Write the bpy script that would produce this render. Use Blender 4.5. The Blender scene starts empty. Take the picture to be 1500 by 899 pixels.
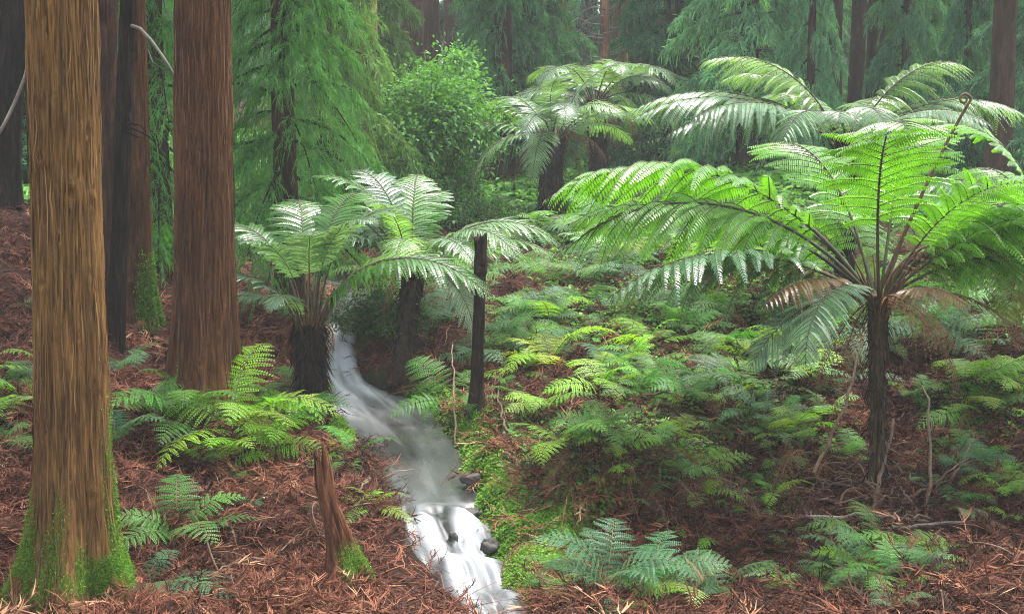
import bpy, math, random
import numpy as np
from mathutils import Vector, Matrix, Euler

S = bpy.context.scene
COL = S.collection
RNG = np.random.default_rng(11)
random.seed(5)
PI = math.pi
R = math.radians

# ------------------------------------------------------------------ camera
FPX = 2060.0                      # focal length in photo pixels (photo is 1500 wide)
PITCH = math.atan((449.5 - 130.0) / FPX)
cam_d = bpy.data.cameras.new('camera')
cam_d.sensor_width = 36.0
cam_d.lens = 36.0 * FPX / 1500.0
cam_d.clip_end = 600.0
cam = bpy.data.objects.new('camera', cam_d)
COL.objects.link(cam)
cam.location = (0, 0, 0)
cam.rotation_euler = (PI / 2 - PITCH, 0, 0)
S.camera = cam
CP, SP = math.cos(PITCH), math.sin(PITCH)


def ray(px, py):
    a = (np.asarray(px, float) - 750.0) / FPX
    b = -(np.asarray(py, float) - 449.5) / FPX
    dy = CP + b * SP
    dz = -SP + b * CP
    return a / dy, dz / dy          # x and z per unit of world Y


def at(px, py, Y):
    a, c = ray(px, py)
    return Vector((float(a) * Y, Y, float(c) * Y))


def proj(x, y, z):
    d = y * CP - z * SP
    u = y * SP + z * CP
    return 750 + FPX * x / d, 449.5 - FPX * u / d


# ------------------------------------------------------------------ noise
def _hash(i, j, k, s):
    h = (i * 374761393 + j * 668265263 + k * 2147483647 + s * 974634777) & 0xffffffff
    h = ((h ^ (h >> 13)) * 1274126177) & 0xffffffff
    h = (h ^ (h >> 16)) & 0xffffffff
    return h.astype(np.float64) / 4294967295.0


def vnoise(x, y, z=0.0, s=0):
    x, y, z = np.broadcast_arrays(np.asarray(x, float), np.asarray(y, float), np.asarray(z, float))
    xi, yi, zi = np.floor(x).astype(np.int64), np.floor(y).astype(np.int64), np.floor(z).astype(np.int64)
    fx, fy, fz = x - xi, y - yi, z - zi
    fx, fy, fz = [f * f * (3 - 2 * f) for f in (fx, fy, fz)]
    r = 0.0
    for a in (0, 1):
        for b in (0, 1):
            for c in (0, 1):
                w = (fx if a else 1 - fx) * (fy if b else 1 - fy) * (fz if c else 1 - fz)
                r = r + w * _hash(xi + a, yi + b, zi + c, s)
    return r * 2 - 1


def fbm(x, y, z=0.0, s=0, o=4):
    r, a, f = 0.0, 0.5, 1.0
    for k in range(o):
        r = r + a * vnoise(np.asarray(x) * f, np.asarray(y) * f, np.asarray(z) * f, s + k * 7)
        a *= 0.5
        f *= 2.03
    return r


def smooth(a, b, x):
    t = np.clip((np.asarray(x, float) - a) / (b - a), 0, 1)
    return t * t * (3 - 2 * t)


# ------------------------------------------------------------------ mesh helpers
def mesh_np(name, V, F, mats=(), matidx=None, smooth_shade=False, attrs=None):
    V = np.asarray(V, np.float32).reshape(-1, 3)
    F = np.asarray(F, np.int32).reshape(-1, 4)
    me = bpy.data.meshes.new(name)
    me.vertices.add(len(V))
    me.vertices.foreach_set('co', V.ravel())
    me.loops.add(F.size)
    me.loops.foreach_set('vertex_index', F.ravel())
    me.polygons.add(len(F))
    me.polygons.foreach_set('loop_start', np.arange(0, F.size, 4, dtype=np.int32))
    me.polygons.foreach_set('loop_total', np.full(len(F), 4, np.int32))
    for m in mats:
        me.materials.append(m)
    if matidx is not None:
        me.polygons.foreach_set('material_index', np.asarray(matidx, np.int32))
    if smooth_shade:
        me.polygons.foreach_set('use_smooth', np.ones(len(F), bool))
    for k, v in (attrs or {}).items():
        at_ = me.attributes.new(k, 'FLOAT', 'POINT')
        at_.data.foreach_set('value', np.asarray(v, np.float32).ravel())
    me.update(calc_edges=True)
    return me


def link(name, data, parent=None, loc=(0, 0, 0), rot=None, scale=None, color=None, mat=None):
    o = bpy.data.objects.new(name, data)
    COL.objects.link(o)
    if parent is not None:
        o.parent = parent
    o.location = loc
    if rot is not None:
        o.rotation_euler = rot
    if scale is not None:
        o.scale = scale if hasattr(scale, '__len__') else (scale,) * 3
    if color is not None:
        o.color = (*color[:3], 1)
    if mat is not None:
        o.material_slots[0].link = 'OBJECT'
        o.material_slots[0].material = mat
    return o


def tag(o, label, cat, group=None):
    o['label'] = label
    o['category'] = cat
    if group:
        o['group'] = group
    return o


def structure(o, kind='structure'):
    o['kind'] = kind
    return o


class Acc:
    """collects vertices and quads (a triangle is a quad whose last two corners are very close)"""

    def __init__(s):
        s.V, s.F, s.M, s.A, s.n = [], [], [], [], 0

    def add(s, V, F, m=0, a=0.0):
        V = np.asarray(V, float).reshape(-1, 3)
        F = np.asarray(F, int).reshape(-1, 4)
        s.V.append(V)
        s.F.append(F + s.n)
        s.M.append(np.full(len(F), m))
        s.A.append(np.broadcast_to(np.asarray(a, float), (len(V),)))
        s.n += len(V)

    def mesh(s, name, mats, smooth_shade=False, attr=None):
        V, F, M = np.concatenate(s.V), np.concatenate(s.F), np.concatenate(s.M)
        return mesh_np(name, V, F, mats, M, smooth_shade, {attr: np.concatenate(s.A)} if attr else None)


def norm(v):
    return v / np.maximum(np.linalg.norm(v, axis=-1, keepdims=True), 1e-9)


def tube(acc, P, rad, n=6, m=0, a=0.0, cap=True):
    P = np.asarray(P, float)
    rad = np.broadcast_to(np.asarray(rad, float), (len(P),))
    T = norm(np.gradient(P, axis=0))
    up = np.array([0, 0, 1.0]) if abs(T[:, 2]).mean() < 0.85 else np.array([1.0, 0, 0])
    A = norm(np.cross(T, up))
    B = np.cross(T, A)
    th = np.linspace(0, 2 * PI, n, endpoint=False)
    V = P[:, None] + rad[:, None, None] * (np.cos(th)[None, :, None] * A[:, None] + np.sin(th)[None, :, None] * B[:, None])
    V = V.reshape(-1, 3)
    k = len(P)
    i = np.arange(k - 1)[:, None] * n
    j = np.arange(n)[None, :]
    j2 = (j + 1) % n
    F = np.stack([i + j, i + j2, i + n + j2, i + n + j], -1).reshape(-1, 4)
    if cap and n % 2 == 0:
        caps = []
        for base in (0, (k - 1) * n):
            for q in range(n // 2 - 1):
                caps.append([base + q, base + q + 1, base + n - 2 - q, base + n - 1 - q])
        F = np.concatenate([F, np.array(caps)])
    acc.add(V, F, m, a)


def strips(acc, P, side, w, m=0, a=0.0):
    """N ribbons at once: P (N,K,3) centre lines, side (N,3), w (N,K) half widths"""
    N, K, _ = P.shape
    L = P - side[:, None] * w[..., None]
    Rr = P + side[:, None] * w[..., None]
    V = np.stack([L, Rr], 2).reshape(-1, 3)
    b = np.arange(N)[:, None] * (2 * K) + np.arange(K - 1)[None] * 2
    F = np.stack([b, b + 1, b + 3, b + 2], -1).reshape(-1, 4)
    aa = np.repeat(np.broadcast_to(np.asarray(a, float), (N,)), 2 * K)
    acc.add(V, F, m, aa)


# ------------------------------------------------------------------ materials
def new_mat(name):
    m = bpy.data.materials.new(name)
    m.use_nodes = True
    nt = m.node_tree
    nt.nodes.clear()
    return m, nt


def nd(nt, t, **kw):
    n = nt.nodes.new(t)
    for k, v in kw.items():
        if k.startswith('_'):
            setattr(n, k[1:], v)
        else:
            n.inputs[k.replace('__', ' ')].default_value = v
    return n


def ramp(nt, stops):
    n = nt.nodes.new('ShaderNodeValToRGB')
    e = n.color_ramp.elements
    while len(e) < len(stops):
        e.new(0.5)
    for el, (p, c) in zip(e, stops):
        el.position = p
        el.color = (*c, 1)
    return n


def mixc(nt, a, b, f, mode='MIX'):
    n = nt.nodes.new('ShaderNodeMix')
    n.data_type = 'RGBA'
    n.blend_type = mode
    for s, v in ((6, a), (7, b), (0, f)):
        if hasattr(v, 'links') or hasattr(v, 'is_output'):
            nt.links.new(v, n.inputs[s])
        else:
            n.inputs[s].default_value = (*v, 1) if hasattr(v, '__len__') else v
    return n.outputs[2]


def leaf_mat(name, trans=0.4, rough=0.36, tr_tint=(1.5, 1.45, 0.45), spec=0.5, var=0.35, tip=None):
    m, nt = new_mat(name)
    lk = nt.links.new
    oi = nt.nodes.new('ShaderNodeObjectInfo')
    tc = nt.nodes.new('ShaderNodeTexCoord')
    no = nd(nt, 'ShaderNodeTexNoise', Scale=6.0, Detail=3.0)
    lk(tc.outputs['Object'], no.inputs['Vector'])
    rp = ramp(nt, [(0.3, (1 - var,) * 3), (0.7, (1 + var, 1 + var, 1 + var * .6))])
    lk(no.outputs['Fac'], rp.inputs['Fac'])
    c1 = mixc(nt, oi.outputs['Color'], rp.outputs['Color'], 1.0, 'MULTIPLY')
    rr = ramp(nt, [(0.0, (0.7, 0.75, 0.8)), (1.0, (1.25, 1.2, 1.0))])
    lk(oi.outputs['Random'], rr.inputs['Fac'])
    c2 = mixc(nt, c1, rr.outputs['Color'], 1.0, 'MULTIPLY')
    pb = nd(nt, 'ShaderNodeBsdfPrincipled', Roughness=rough)
    pb.inputs['Specular IOR Level'].default_value = spec
    lk(c2, pb.inputs['Base Color'])
    tr = nt.nodes.new('ShaderNodeBsdfTranslucent')
    c3 = mixc(nt, c2, tr_tint, 1.0, 'MULTIPLY')
    lk(c3, tr.inputs['Color'])
    mx = nd(nt, 'ShaderNodeMixShader', Fac=trans)
    lk(pb.outputs[0], mx.inputs[1])
    lk(tr.outputs[0], mx.inputs[2])
    out = nt.nodes.new('ShaderNodeOutputMaterial')
    lk(mx.outputs[0], out.inputs['Surface'])
    return m


def plain_mat(name, c1, c2, scale=8.0, rough=0.8, stretch=(1, 1, 1), bump=0.0, spec=0.3, c3=None, attr=None, attr_col=None):
    m, nt = new_mat(name)
    lk = nt.links.new
    tc = nt.nodes.new('ShaderNodeTexCoord')
    mp = nt.nodes.new('ShaderNodeMapping')
    mp.inputs['Scale'].default_value = stretch
    lk(tc.outputs['Object'], mp.inputs['Vector'])
    no = nd(nt, 'ShaderNodeTexNoise', Scale=scale, Detail=6.0, Roughness=0.65)
    lk(mp.outputs[0], no.inputs['Vector'])
    st = [(0.3, c1), (0.7, c2)] if c3 is None else [(0.28, c1), (0.5, c2), (0.72, c3)]
    rp = ramp(nt, st)
    lk(no.outputs['Fac'], rp.inputs['Fac'])
    col = rp.outputs['Color']
    if attr:
        an = nt.nodes.new('ShaderNodeAttribute')
        an.attribute_name = attr
        col = mixc(nt, col, attr_col, an.outputs['Fac'])
    pb = nd(nt, 'ShaderNodeBsdfPrincipled', Roughness=rough)
    pb.inputs['Specular IOR Level'].default_value = spec
    lk(col, pb.inputs['Base Color'])
    if bump:
        bp = nd(nt, 'ShaderNodeBump', Strength=bump, Distance=0.02)
        lk(no.outputs['Fac'], bp.inputs['Height'])
        lk(bp.outputs[0], pb.inputs['Normal'])
    out = nt.nodes.new('ShaderNodeOutputMaterial')
    lk(pb.outputs[0], out.inputs['Surface'])
    return m


def bark_mat(name, dark, mid, light, fibre=22.0, patch=1.3, rough=0.85, stain=None):
    m, nt = new_mat(name)
    lk = nt.links.new
    tc = nt.nodes.new('ShaderNodeTexCoord')
    mp = nt.nodes.new('ShaderNodeMapping')
    mp.inputs['Scale'].default_value = (fibre, fibre, 2.4)
    lk(tc.outputs['Object'], mp.inputs['Vector'])
    n1 = nd(nt, 'ShaderNodeTexNoise', Scale=1.6, Detail=8.0, Roughness=0.68, Distortion=0.5)
    lk(mp.outputs[0], n1.inputs['Vector'])
    r1 = ramp(nt, [(0.3, dark), (0.5, mid), (0.72, light)])
    lk(n1.outputs['Fac'], r1.inputs['Fac'])
    mp2 = nt.nodes.new('ShaderNodeMapping')
    mp2.inputs['Scale'].default_value = (1, 1, 0.35)
    lk(tc.outputs['Object'], mp2.inputs['Vector'])
    n2 = nd(nt, 'ShaderNodeTexNoise', Scale=patch * 2.2, Detail=5.0, Roughness=0.6)
    lk(mp2.outputs[0], n2.inputs['Vector'])
    r2 = ramp(nt, [(0.35, (0.55, 0.52, 0.5)), (0.65, (1.25, 1.2, 1.1))])
    lk(n2.outputs['Fac'], r2.inputs['Fac'])
    c = mixc(nt, r1.outputs['Color'], r2.outputs['Color'], 1.0, 'MULTIPLY')
    if stain:       # pale lichen crust
        n3 = nd(nt, 'ShaderNodeTexNoise', Scale=9.0, Detail=8.0, Roughness=0.75)
        lk(mp2.outputs[0], n3.inputs['Vector'])
        r3 = ramp(nt, [(0.6, (0, 0, 0)), (0.68, (0.5, 0.5, 0.5))])
        lk(n3.outputs['Fac'], r3.inputs['Fac'])
        c = mixc(nt, c, stain, r3.outputs['Color'])
    an = nt.nodes.new('ShaderNodeAttribute')
    an.attribute_name = 'moss'
    c = mixc(nt, c, (0.055, 0.13, 0.010), an.outputs['Fac'])
    pb = nd(nt, 'ShaderNodeBsdfPrincipled', Roughness=rough)
    pb.inputs['Specular IOR Level'].default_value = 0.1
    lk(c, pb.inputs['Base Color'])
    bp = nd(nt, 'ShaderNodeBump', Strength=0.9, Distance=0.012)
    lk(n1.outputs['Fac'], bp.inputs['Height'])
    lk(bp.outputs[0], pb.inputs['Normal'])
    out = nt.nodes.new('ShaderNodeOutputMaterial')
    lk(pb.outputs[0], out.inputs['Surface'])
    return m


def strand_mat(name, stops, rough=0.75, trans=0.0):
    m, nt = new_mat(name)
    lk = nt.links.new
    an = nt.nodes.new('ShaderNodeAttribute')
    an.attribute_name = 'tint'
    rp = ramp(nt, stops)
    lk(an.outputs['Fac'], rp.inputs['Fac'])
    pb = nd(nt, 'ShaderNodeBsdfPrincipled', Roughness=rough)
    pb.inputs['Specular IOR Level'].default_value = 0.15
    lk(rp.outputs['Color'], pb.inputs['Base Color'])
    sh = pb.outputs[0]
    if trans:
        tr = nt.nodes.new('ShaderNodeBsdfTranslucent')
        lk(mixc(nt, rp.outputs['Color'], (1.4, 1.4, 0.6), 1.0, 'MULTIPLY'), tr.inputs['Color'])
        mx = nd(nt, 'ShaderNodeMixShader', Fac=trans)
        lk(sh, mx.inputs[1])
        lk(tr.outputs[0], mx.inputs[2])
        sh = mx.outputs[0]
    out = nt.nodes.new('ShaderNodeOutputMaterial')
    lk(sh, out.inputs['Surface'])
    return m


M_FROND = leaf_mat('tree_fern_leaf', trans=0.45, rough=0.36, spec=0.5)
_pb = [q for q in M_FROND.node_tree.nodes if q.type == 'BSDF_PRINCIPLED'][0]      # wet fronds
_pb.inputs['Coat Weight'].default_value = .5
_pb.inputs['Coat Roughness'].default_value = .28
M_GFERN = leaf_mat('ground_fern_leaf', trans=0.42, rough=0.5, spec=0.3)
M_NEEDLE = leaf_mat('conifer_needle', trans=0.42, rough=0.7, spec=0.12, tr_tint=(1.3, 1.3, 0.6), var=0.45)
M_LEAF = leaf_mat('shrub_leaf', trans=0.38, rough=0.6, spec=0.2, var=0.5)
M_DEADF = leaf_mat('dead_frond_leaf', trans=0.2, rough=0.7, tr_tint=(1.3, 1.0, 0.7), spec=0.2)
M_STEM = plain_mat('frond_stem', (0.02, 0.015, 0.008), (0.05, 0.05, 0.015), 14, 0.6)
M_STEMG = plain_mat('green_stem', (0.05, 0.07, 0.015), (0.10, 0.11, 0.03), 14, 0.5)
M_DSTEM = plain_mat('dead_stem', (0.04, 0.02, 0.012), (0.13, 0.07, 0.035), 10, 0.7)
M_FTRUNK = plain_mat('fern_trunk_fibre', (0.006, 0.005, 0.004), (0.02, 0.014, 0.01), 5, 0.95, (6, 6, 1.2), 0.9, 0.15, (0.05, 0.03, 0.018))
M_ETRUNK = plain_mat('fern_trunk_brown', (0.01, 0.008, 0.005), (0.05, 0.035, 0.018), 5, 0.9, (6, 6, 1.2), 0.9, 0.2, (0.13, 0.09, 0.05))
M_STUB = plain_mat('stalk_stub', (0.03, 0.018, 0.010), (0.13, 0.075, 0.032), 8, 0.75, (3, 3, 1), 0.3)
M_BARK_GOLD = bark_mat('bark_golden', (0.036, 0.020, 0.008), (0.135, 0.072, 0.024), (0.29, 0.165, 0.058), 30, stain=(.19, .16, .06))
M_BARK_RED = bark_mat('bark_red', (0.026, 0.011, 0.005), (0.085, 0.038, 0.016), (0.17, 0.085, 0.036), 34, stain=(.22, .16, .07))
M_BARK_DARK = bark_mat('bark_dark', (0.006, 0.005, 0.004), (0.017, 0.012, 0.009), (0.045, 0.032, 0.022), 18)
M_BARK_BACK = bark_mat('bark_back', (0.012, 0.007, 0.005), (0.042, 0.022, 0.014), (0.09, 0.052, 0.034), 14)
M_BARK_PALE = bark_mat('bark_pale', (0.06, 0.03, 0.016), (0.2, 0.1, 0.055), (0.34, 0.22, 0.14), 14)
M_STICK = plain_mat('stick_bark', (0.035, 0.02, 0.012), (0.14, 0.085, 0.05), 6, 0.75, (2, 2, 2), 0.3)
M_MOSS = strand_mat('moss_blade', [(0.0, (0.03, 0.09, 0.006)), (0.5, (0.08, 0.20, 0.014)), (1.0, (0.20, 0.33, 0.05))], 0.7, 0.3)
M_COVER = strand_mat('cover_leaf', [(0.0, (0.035, 0.12, 0.022)), (0.5, (0.09, 0.24, 0.04)), (1.0, (0.22, 0.36, 0.07))], 0.5, 0.35)
M_LITTER = strand_mat('dry_litter', [(0.0, (0.018, 0.007, 0.0045)), (0.35, (0.08, 0.026, 0.014)), (0.7, (0.17, 0.062, 0.032)), (1.0, (0.32, 0.18, 0.10))], 0.8)
M_ROCK = plain_mat('wet_rock', (0.012, 0.012, 0.011), (0.035, 0.032, 0.028), 7, 0.6, bump=0.6, spec=0.3, c3=(0.07, 0.065, 0.055))

# ------------------------------------------------------------------ terrain
# stream centre line: (photo x, photo y, distance, half width in metres)
ST = [(775, 930, 7.6, .10), (742, 905, 8.0, .10), (716, 880, 8.35, .12), (694, 842, 8.75, .17), (664, 802, 9.13, .23), (650, 768, 9.42, .26),
      (642, 742, 9.64, .27), (632, 716, 10.05, .28), (618, 685, 10.6, .29), (596, 648, 11.3, .34), (563, 612, 12.25, .43),
      (533, 585, 13.0, .34), (506, 562, 13.4, .18), (494, 535, 13.65, .14), (490, 505, 13.95, .13), (491, 475, 14.45, .15), (508, 450, 15.2, .24),
      (525, 434, 16.0, .25), (515, 424, 17.2, .25), (470, 412, 19.0, .25), (420, 400, 21.0, .25)]
stp = np.array([[*at(a, b, Y), w] for a, b, Y, w in ST])
_cum = np.concatenate([[0], np.cumsum(np.linalg.norm(np.diff(stp[:, :3], axis=0), axis=1))])
SN = 560
_s = np.linspace(0, _cum[-1], SN)
STREAM = np.stack([np.interp(_s, _cum, stp[:, i]) for i in range(4)], 1)
ker = np.hanning(19)
ker /= ker.sum()
for i in (0, 1, 3):
    STREAM[:, i] = np.convolve(np.pad(STREAM[:, i], 9, 'edge'), ker, 'valid')
kz = np.hanning(9)
kz /= kz.sum()
STREAM[:, 2] = np.convolve(np.pad(STREAM[:, 2], 4, 'edge'), kz, 'valid')

GP = [(110, 865, 8), (20, 880, 7.8), (300, 880, 8), (515, 862, 8.4), (620, 895, 8.15), (300, 740, 9.4), (420, 760, 9.2), (560, 760, 9.3), (300, 600, 11),
      (400, 650, 10.6), (60, 600, 10.5), (40, 500, 12), (30, 380, 14.5), (20, 300, 17), (170, 520, 12.5), (215, 465, 14.5),
      (360, 450, 15), (445, 605, 11.8), (400, 520, 13.3), (480, 280, 26), (470, 690, 10.2), (530, 690, 10.15), (230, 690, 9.9),
      (700, 625, 11.2), (690, 660, 10.7), (725, 690, 10.2), (740, 740, 9.7), (800, 780, 9.3), (770, 880, 8.3), (780, 640, 11),
      (880, 715, 9.5), (880, 825, 8.95), (960, 735, 9.5), (985, 830, 8.95), (900, 890, 8.25), (1000, 700, 9.9), (1285, 728, 9.9),
      (1450, 885, 8), (1200, 885, 8.1), (1480, 650, 10.6), (1100, 560, 12), (850, 560, 12), (650, 560, 12.9), (620, 510, 14.0), (560, 500, 14.6), (570, 470, 15.2), (900, 480, 14),
      (1150, 450, 14.5), (700, 430, 16.5), (600, 420, 17.5), (806, 312, 21), (1100, 240, 27), (1400, 240, 27), (1480, 430, 14.5),
      (560, 320, 23), (950, 330, 20), (1250, 330, 19)]
cp = [tuple(at(*g)) for g in GP]
cp += [(-30, 60, -0.2), (0, 60, -0.5), (30, 60, 0.2), (-20, 30, -0.7), (-12, 18, -1.2), (20, 28, -0.9), (13, 15, -1.9), (-8, 8, -2.75), (8, 8, -2.9),
       (0, 3.5, -2.7), (-5, 3, -2.6), (5, 3, -2.75), (0, -6, -1.7), (-15, -6, -1.5), (15, -6, -1.8), (-60, 40, 0.5), (60, 40, 0.8), (0, 120, 1.5), (-100, 120, 2), (100, 120, 2.5)]
cp = np.array(cp)


def _tpsk(r2):
    return np.where(r2 > 1e-12, 0.5 * r2 * np.log(np.maximum(r2, 1e-12)), 0)


n = len(cp)
d2 = ((cp[:, None, :2] - cp[None, :, :2]) ** 2).sum(-1)
K = np.zeros((n + 3, n + 3))
K[:n, :n] = _tpsk(d2) + np.eye(n) * 0.02
K[:n, n] = 1
K[:n, n + 1:] = cp[:, :2]
K[n:, :n] = K[:n, n:].T
TPW = np.linalg.solve(K, np.concatenate([cp[:, 2], np.zeros(3)]))


def stream_near(x, y):
    x, y = np.ravel(x), np.ravel(y)
    D, I = np.empty(len(x)), np.empty(len(x), int)
    for a in range(0, len(x), 20000):
        q = (x[a:a + 20000, None] - STREAM[None, :, 0]) ** 2 + (y[a:a + 20000, None] - STREAM[None, :, 1]) ** 2
        I[a:a + 20000] = q.argmin(1)
        D[a:a + 20000] = np.sqrt(q.min(1))
    return D, I


MOUNDS = [(*at(a, b, Y)[:2], r_, h_) for a, b, Y, r_, h_ in [(720, 700, 10.3, .28, .12), (785, 800, 9.2, .3, .16), (835, 765, 9.6, .25, .14), (755, 745, 9.8, .2, .1), (695, 640, 11, .2, .1),
                                                           (950, 690, 10.2, .4, .14), (1090, 610, 11.5, .4, .2), (860, 640, 11, .35, .15), (1180, 560, 12, .4, .15), (1440, 600, 11.3, .4, .25), (870, 520, 13, .4, .12), (925, 800, 9.15, .28, -.22), (900, 722, 9.7, .35, .2), (985, 790, 9.2, .22, -.16), (1120, 690, 10.2, .3, -.14), (1400, 640, 11, .3, -.18), (1360, 560, 12.2, .4, -.2), (1050, 660, 10.8, .25, -.14), (320, 690, 10, .3, -.12), (350, 640, 10.6, .35, .12)]]


def ground_raw(x, y):
    x, y = np.ravel(x).astype(float), np.ravel(y).astype(float)
    z = np.empty(len(x))
    for a in range(0, len(x), 20000):
        xx, yy = x[a:a + 20000], y[a:a + 20000]
        r2 = (xx[:, None] - cp[None, :, 0]) ** 2 + (yy[:, None] - cp[None, :, 1]) ** 2
        z[a:a + 20000] = _tpsk(r2) @ TPW[:n] + TPW[n] + TPW[n + 1] * xx + TPW[n + 2] * yy
    z = np.clip(z, -3.4, 3.0)
    z += 0.15 * fbm(x * 1.1, y * 1.1, 0, 3) + 0.09 * fbm(x * 4, y * 4, 0, 9, 3) - 0.16 * smooth(.05, .5, fbm(x * 2.1, y * 2.6, 0, 14, 3))
    rt = smooth(-1.0, 1.5, x + .1 * (y - 8))
    z += rt * (.14 * fbm(x * 1.3, y * 1.5, 0, 44) + .10 * np.abs(fbm(x * 2.6, y * 2.6, 0, 47, 3)))
    for (bx, by, br, bh) in MOUNDS:
        z += bh * np.exp(-((x - bx) ** 2 + (y - by) ** 2) / br ** 2)
    D, I = stream_near(x, y)
    w, wz = STREAM[I, 3], STREAM[I, 2]
    e = D - w + 0.06 * fbm(x * 5, y * 5, 0, 21, 3)
    bed = wz - 0.05 - 0.12 * smooth(0.05, -0.25, e)
    # left of the stream a low lip, right a rounded bank: both at least a little above the water
    lip = np.maximum(z, wz + 0.03 + 0.12 * smooth(0.0, 0.3, e) * smooth(1.2, 0.4, e))
    z = np.where(e < 1.2, bed + (lip - bed) * smooth(-0.02, 0.16, e), z)
    return z


def axis(lo, hi, step, grow, end_lo, end_hi):
    a = list(np.arange(lo, hi + 1e-6, step))
    s = step
    while a[-1] < end_hi:
        s *= grow
        a.append(a[-1] + s)
    s = step
    while a[0] > end_lo:
        s *= grow
        a.insert(0, a[0] - s)
    return np.array(a)


GX = axis(-5.2, 5.6, 0.045, 1.07, -140, 140)
GY = axis(7.2, 17.5, 0.05, 1.06, -14, 150)
mx, my = np.meshgrid(GX, GY)
GZ = ground_raw(mx, my).reshape(mx.shape)


def gh(x, y):
    x, y = np.asarray(x, float), np.asarray(y, float)
    i = np.clip(np.searchsorted(GX, x) - 1, 0, len(GX) - 2)
    j = np.clip(np.searchsorted(GY, y) - 1, 0, len(GY) - 2)
    u = np.clip((x - GX[i]) / (GX[i + 1] - GX[i]), 0, 1)
    v = np.clip((y - GY[j]) / (GY[j + 1] - GY[j]), 0, 1)
    return GZ[j, i] * (1 - u) * (1 - v) + GZ[j, i + 1] * u * (1 - v) + GZ[j + 1, i] * (1 - u) * v + GZ[j + 1, i + 1] * u * v


_YS = np.concatenate([np.arange(6, 20, 0.04), np.arange(20, 70, 0.2)])


def hit(px, py):
    """where the photo's rays meet the ground (arrays)"""
    px, py = np.atleast_1d(np.asarray(px, float)), np.atleast_1d(np.asarray(py, float))
    a, c = ray(px, py)
    out = np.full((len(px), 3), np.nan)
    for s in range(0, len(px), 4000):
        A, Cc = a[s:s + 4000, None], c[s:s + 4000, None]
        X = A * _YS
        below = Cc * _YS <= gh(X, np.broadcast_to(_YS, X.shape))
        k = below.argmax(1)
        ok = below.any(1)
        Y = _YS[k]
        r = np.stack([A[:, 0] * Y, Y, gh(A[:, 0] * Y, Y)], 1)
        r[~ok] = np.nan
        out[s:s + 4000] = r
    return out


def hit1(px, py):
    return hit([px], [py])[0]


V = np.stack([mx, my, GZ], -1).reshape(-1, 3)
nx, ny = len(GX), len(GY)
ii = np.arange(ny - 1)[:, None] * nx + np.arange(nx - 1)[None]
F = np.stack([ii, ii + 1, ii + nx + 1, ii + nx], -1).reshape(-1, 4)
D_, I_ = stream_near(V[:, 0], V[:, 1])
near_w = smooth(0.5, 0.05, D_ - STREAM[I_, 3])
gpx, gpy = proj(V[:, 0], np.maximum(V[:, 1], 1), V[:, 2])
side_right = V[:, 0] > STREAM[I_, 0]
green = smooth(560, 460, gpy) * smooth(640, 760, gpx) * 0.55 * smooth(-.25, .25, fbm(V[:, 0] * 1.5, V[:, 1] * 1.5, 0, 40))
moss_g = np.clip(near_w * side_right * 0.9 * smooth(-0.2, 0.25, fbm(V[:, 0] * 3, V[:, 1] * 3, 0, 51)) + green, 0, 1)
wet_g = smooth(0.22, 0.0, D_ - STREAM[I_, 3])


def ground_mat():
    m, nt = new_mat('forest_floor')
    lk = nt.links.new
    tc = nt.nodes.new('ShaderNodeTexCoord')
    n1 = nd(nt, 'ShaderNodeTexNoise', Scale=28.0, Detail=8.0, Roughness=0.7)
    n2 = nd(nt, 'ShaderNodeTexNoise', Scale=2.2, Detail=5.0, Roughness=0.6)
    for q in (n1, n2):
        lk(tc.outputs['Object'], q.inputs['Vector'])
    r1 = ramp(nt, [(0.3, (0.008, 0.004, 0.0025)), (0.5, (0.026, 0.011, 0.007)), (0.7, (0.075, 0.032, 0.019))])
    lk(n1.outputs['Fac'], r1.inputs['Fac'])
    r2 = ramp(nt, [(0.35, (0.5, 0.5, 0.52)), (0.65, (1.2, 1.05, 1.0))])
    lk(n2.outputs['Fac'], r2.inputs['Fac'])
    c = mixc(nt, r1.outputs['Color'], r2.outputs['Color'], 1.0, 'MULTIPLY')
    a1 = nt.nodes.new('ShaderNodeAttribute')
    a1.attribute_name = 'moss'
    c = mixc(nt, c, (0.04, 0.085, 0.015), a1.outputs['Fac'])
    a2 = nt.nodes.new('ShaderNodeAttribute')
    a2.attribute_name = 'wet'
    c = mixc(nt, c, (0.02, 0.016, 0.012), a2.outputs['Fac'])
    pb = nd(nt, 'ShaderNodeBsdfPrincipled', Roughness=0.9)
    pb.inputs['Specular IOR Level'].default_value = .08
    lk(c, pb.inputs['Base Color'])
    bp = nd(nt, 'ShaderNodeBump', Strength=0.8, Distance=0.03)
    lk(n1.outputs['Fac'], bp.inputs['Height'])
    lk(bp.outputs[0], pb.inputs['Normal'])
    out = nt.nodes.new('ShaderNodeOutputMaterial')
    lk(pb.outputs[0], out.inputs['Surface'])
    return m


structure(link('ground', mesh_np('ground', V, F, [ground_mat()], None, True, {'moss': moss_g, 'wet': wet_g})))

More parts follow.
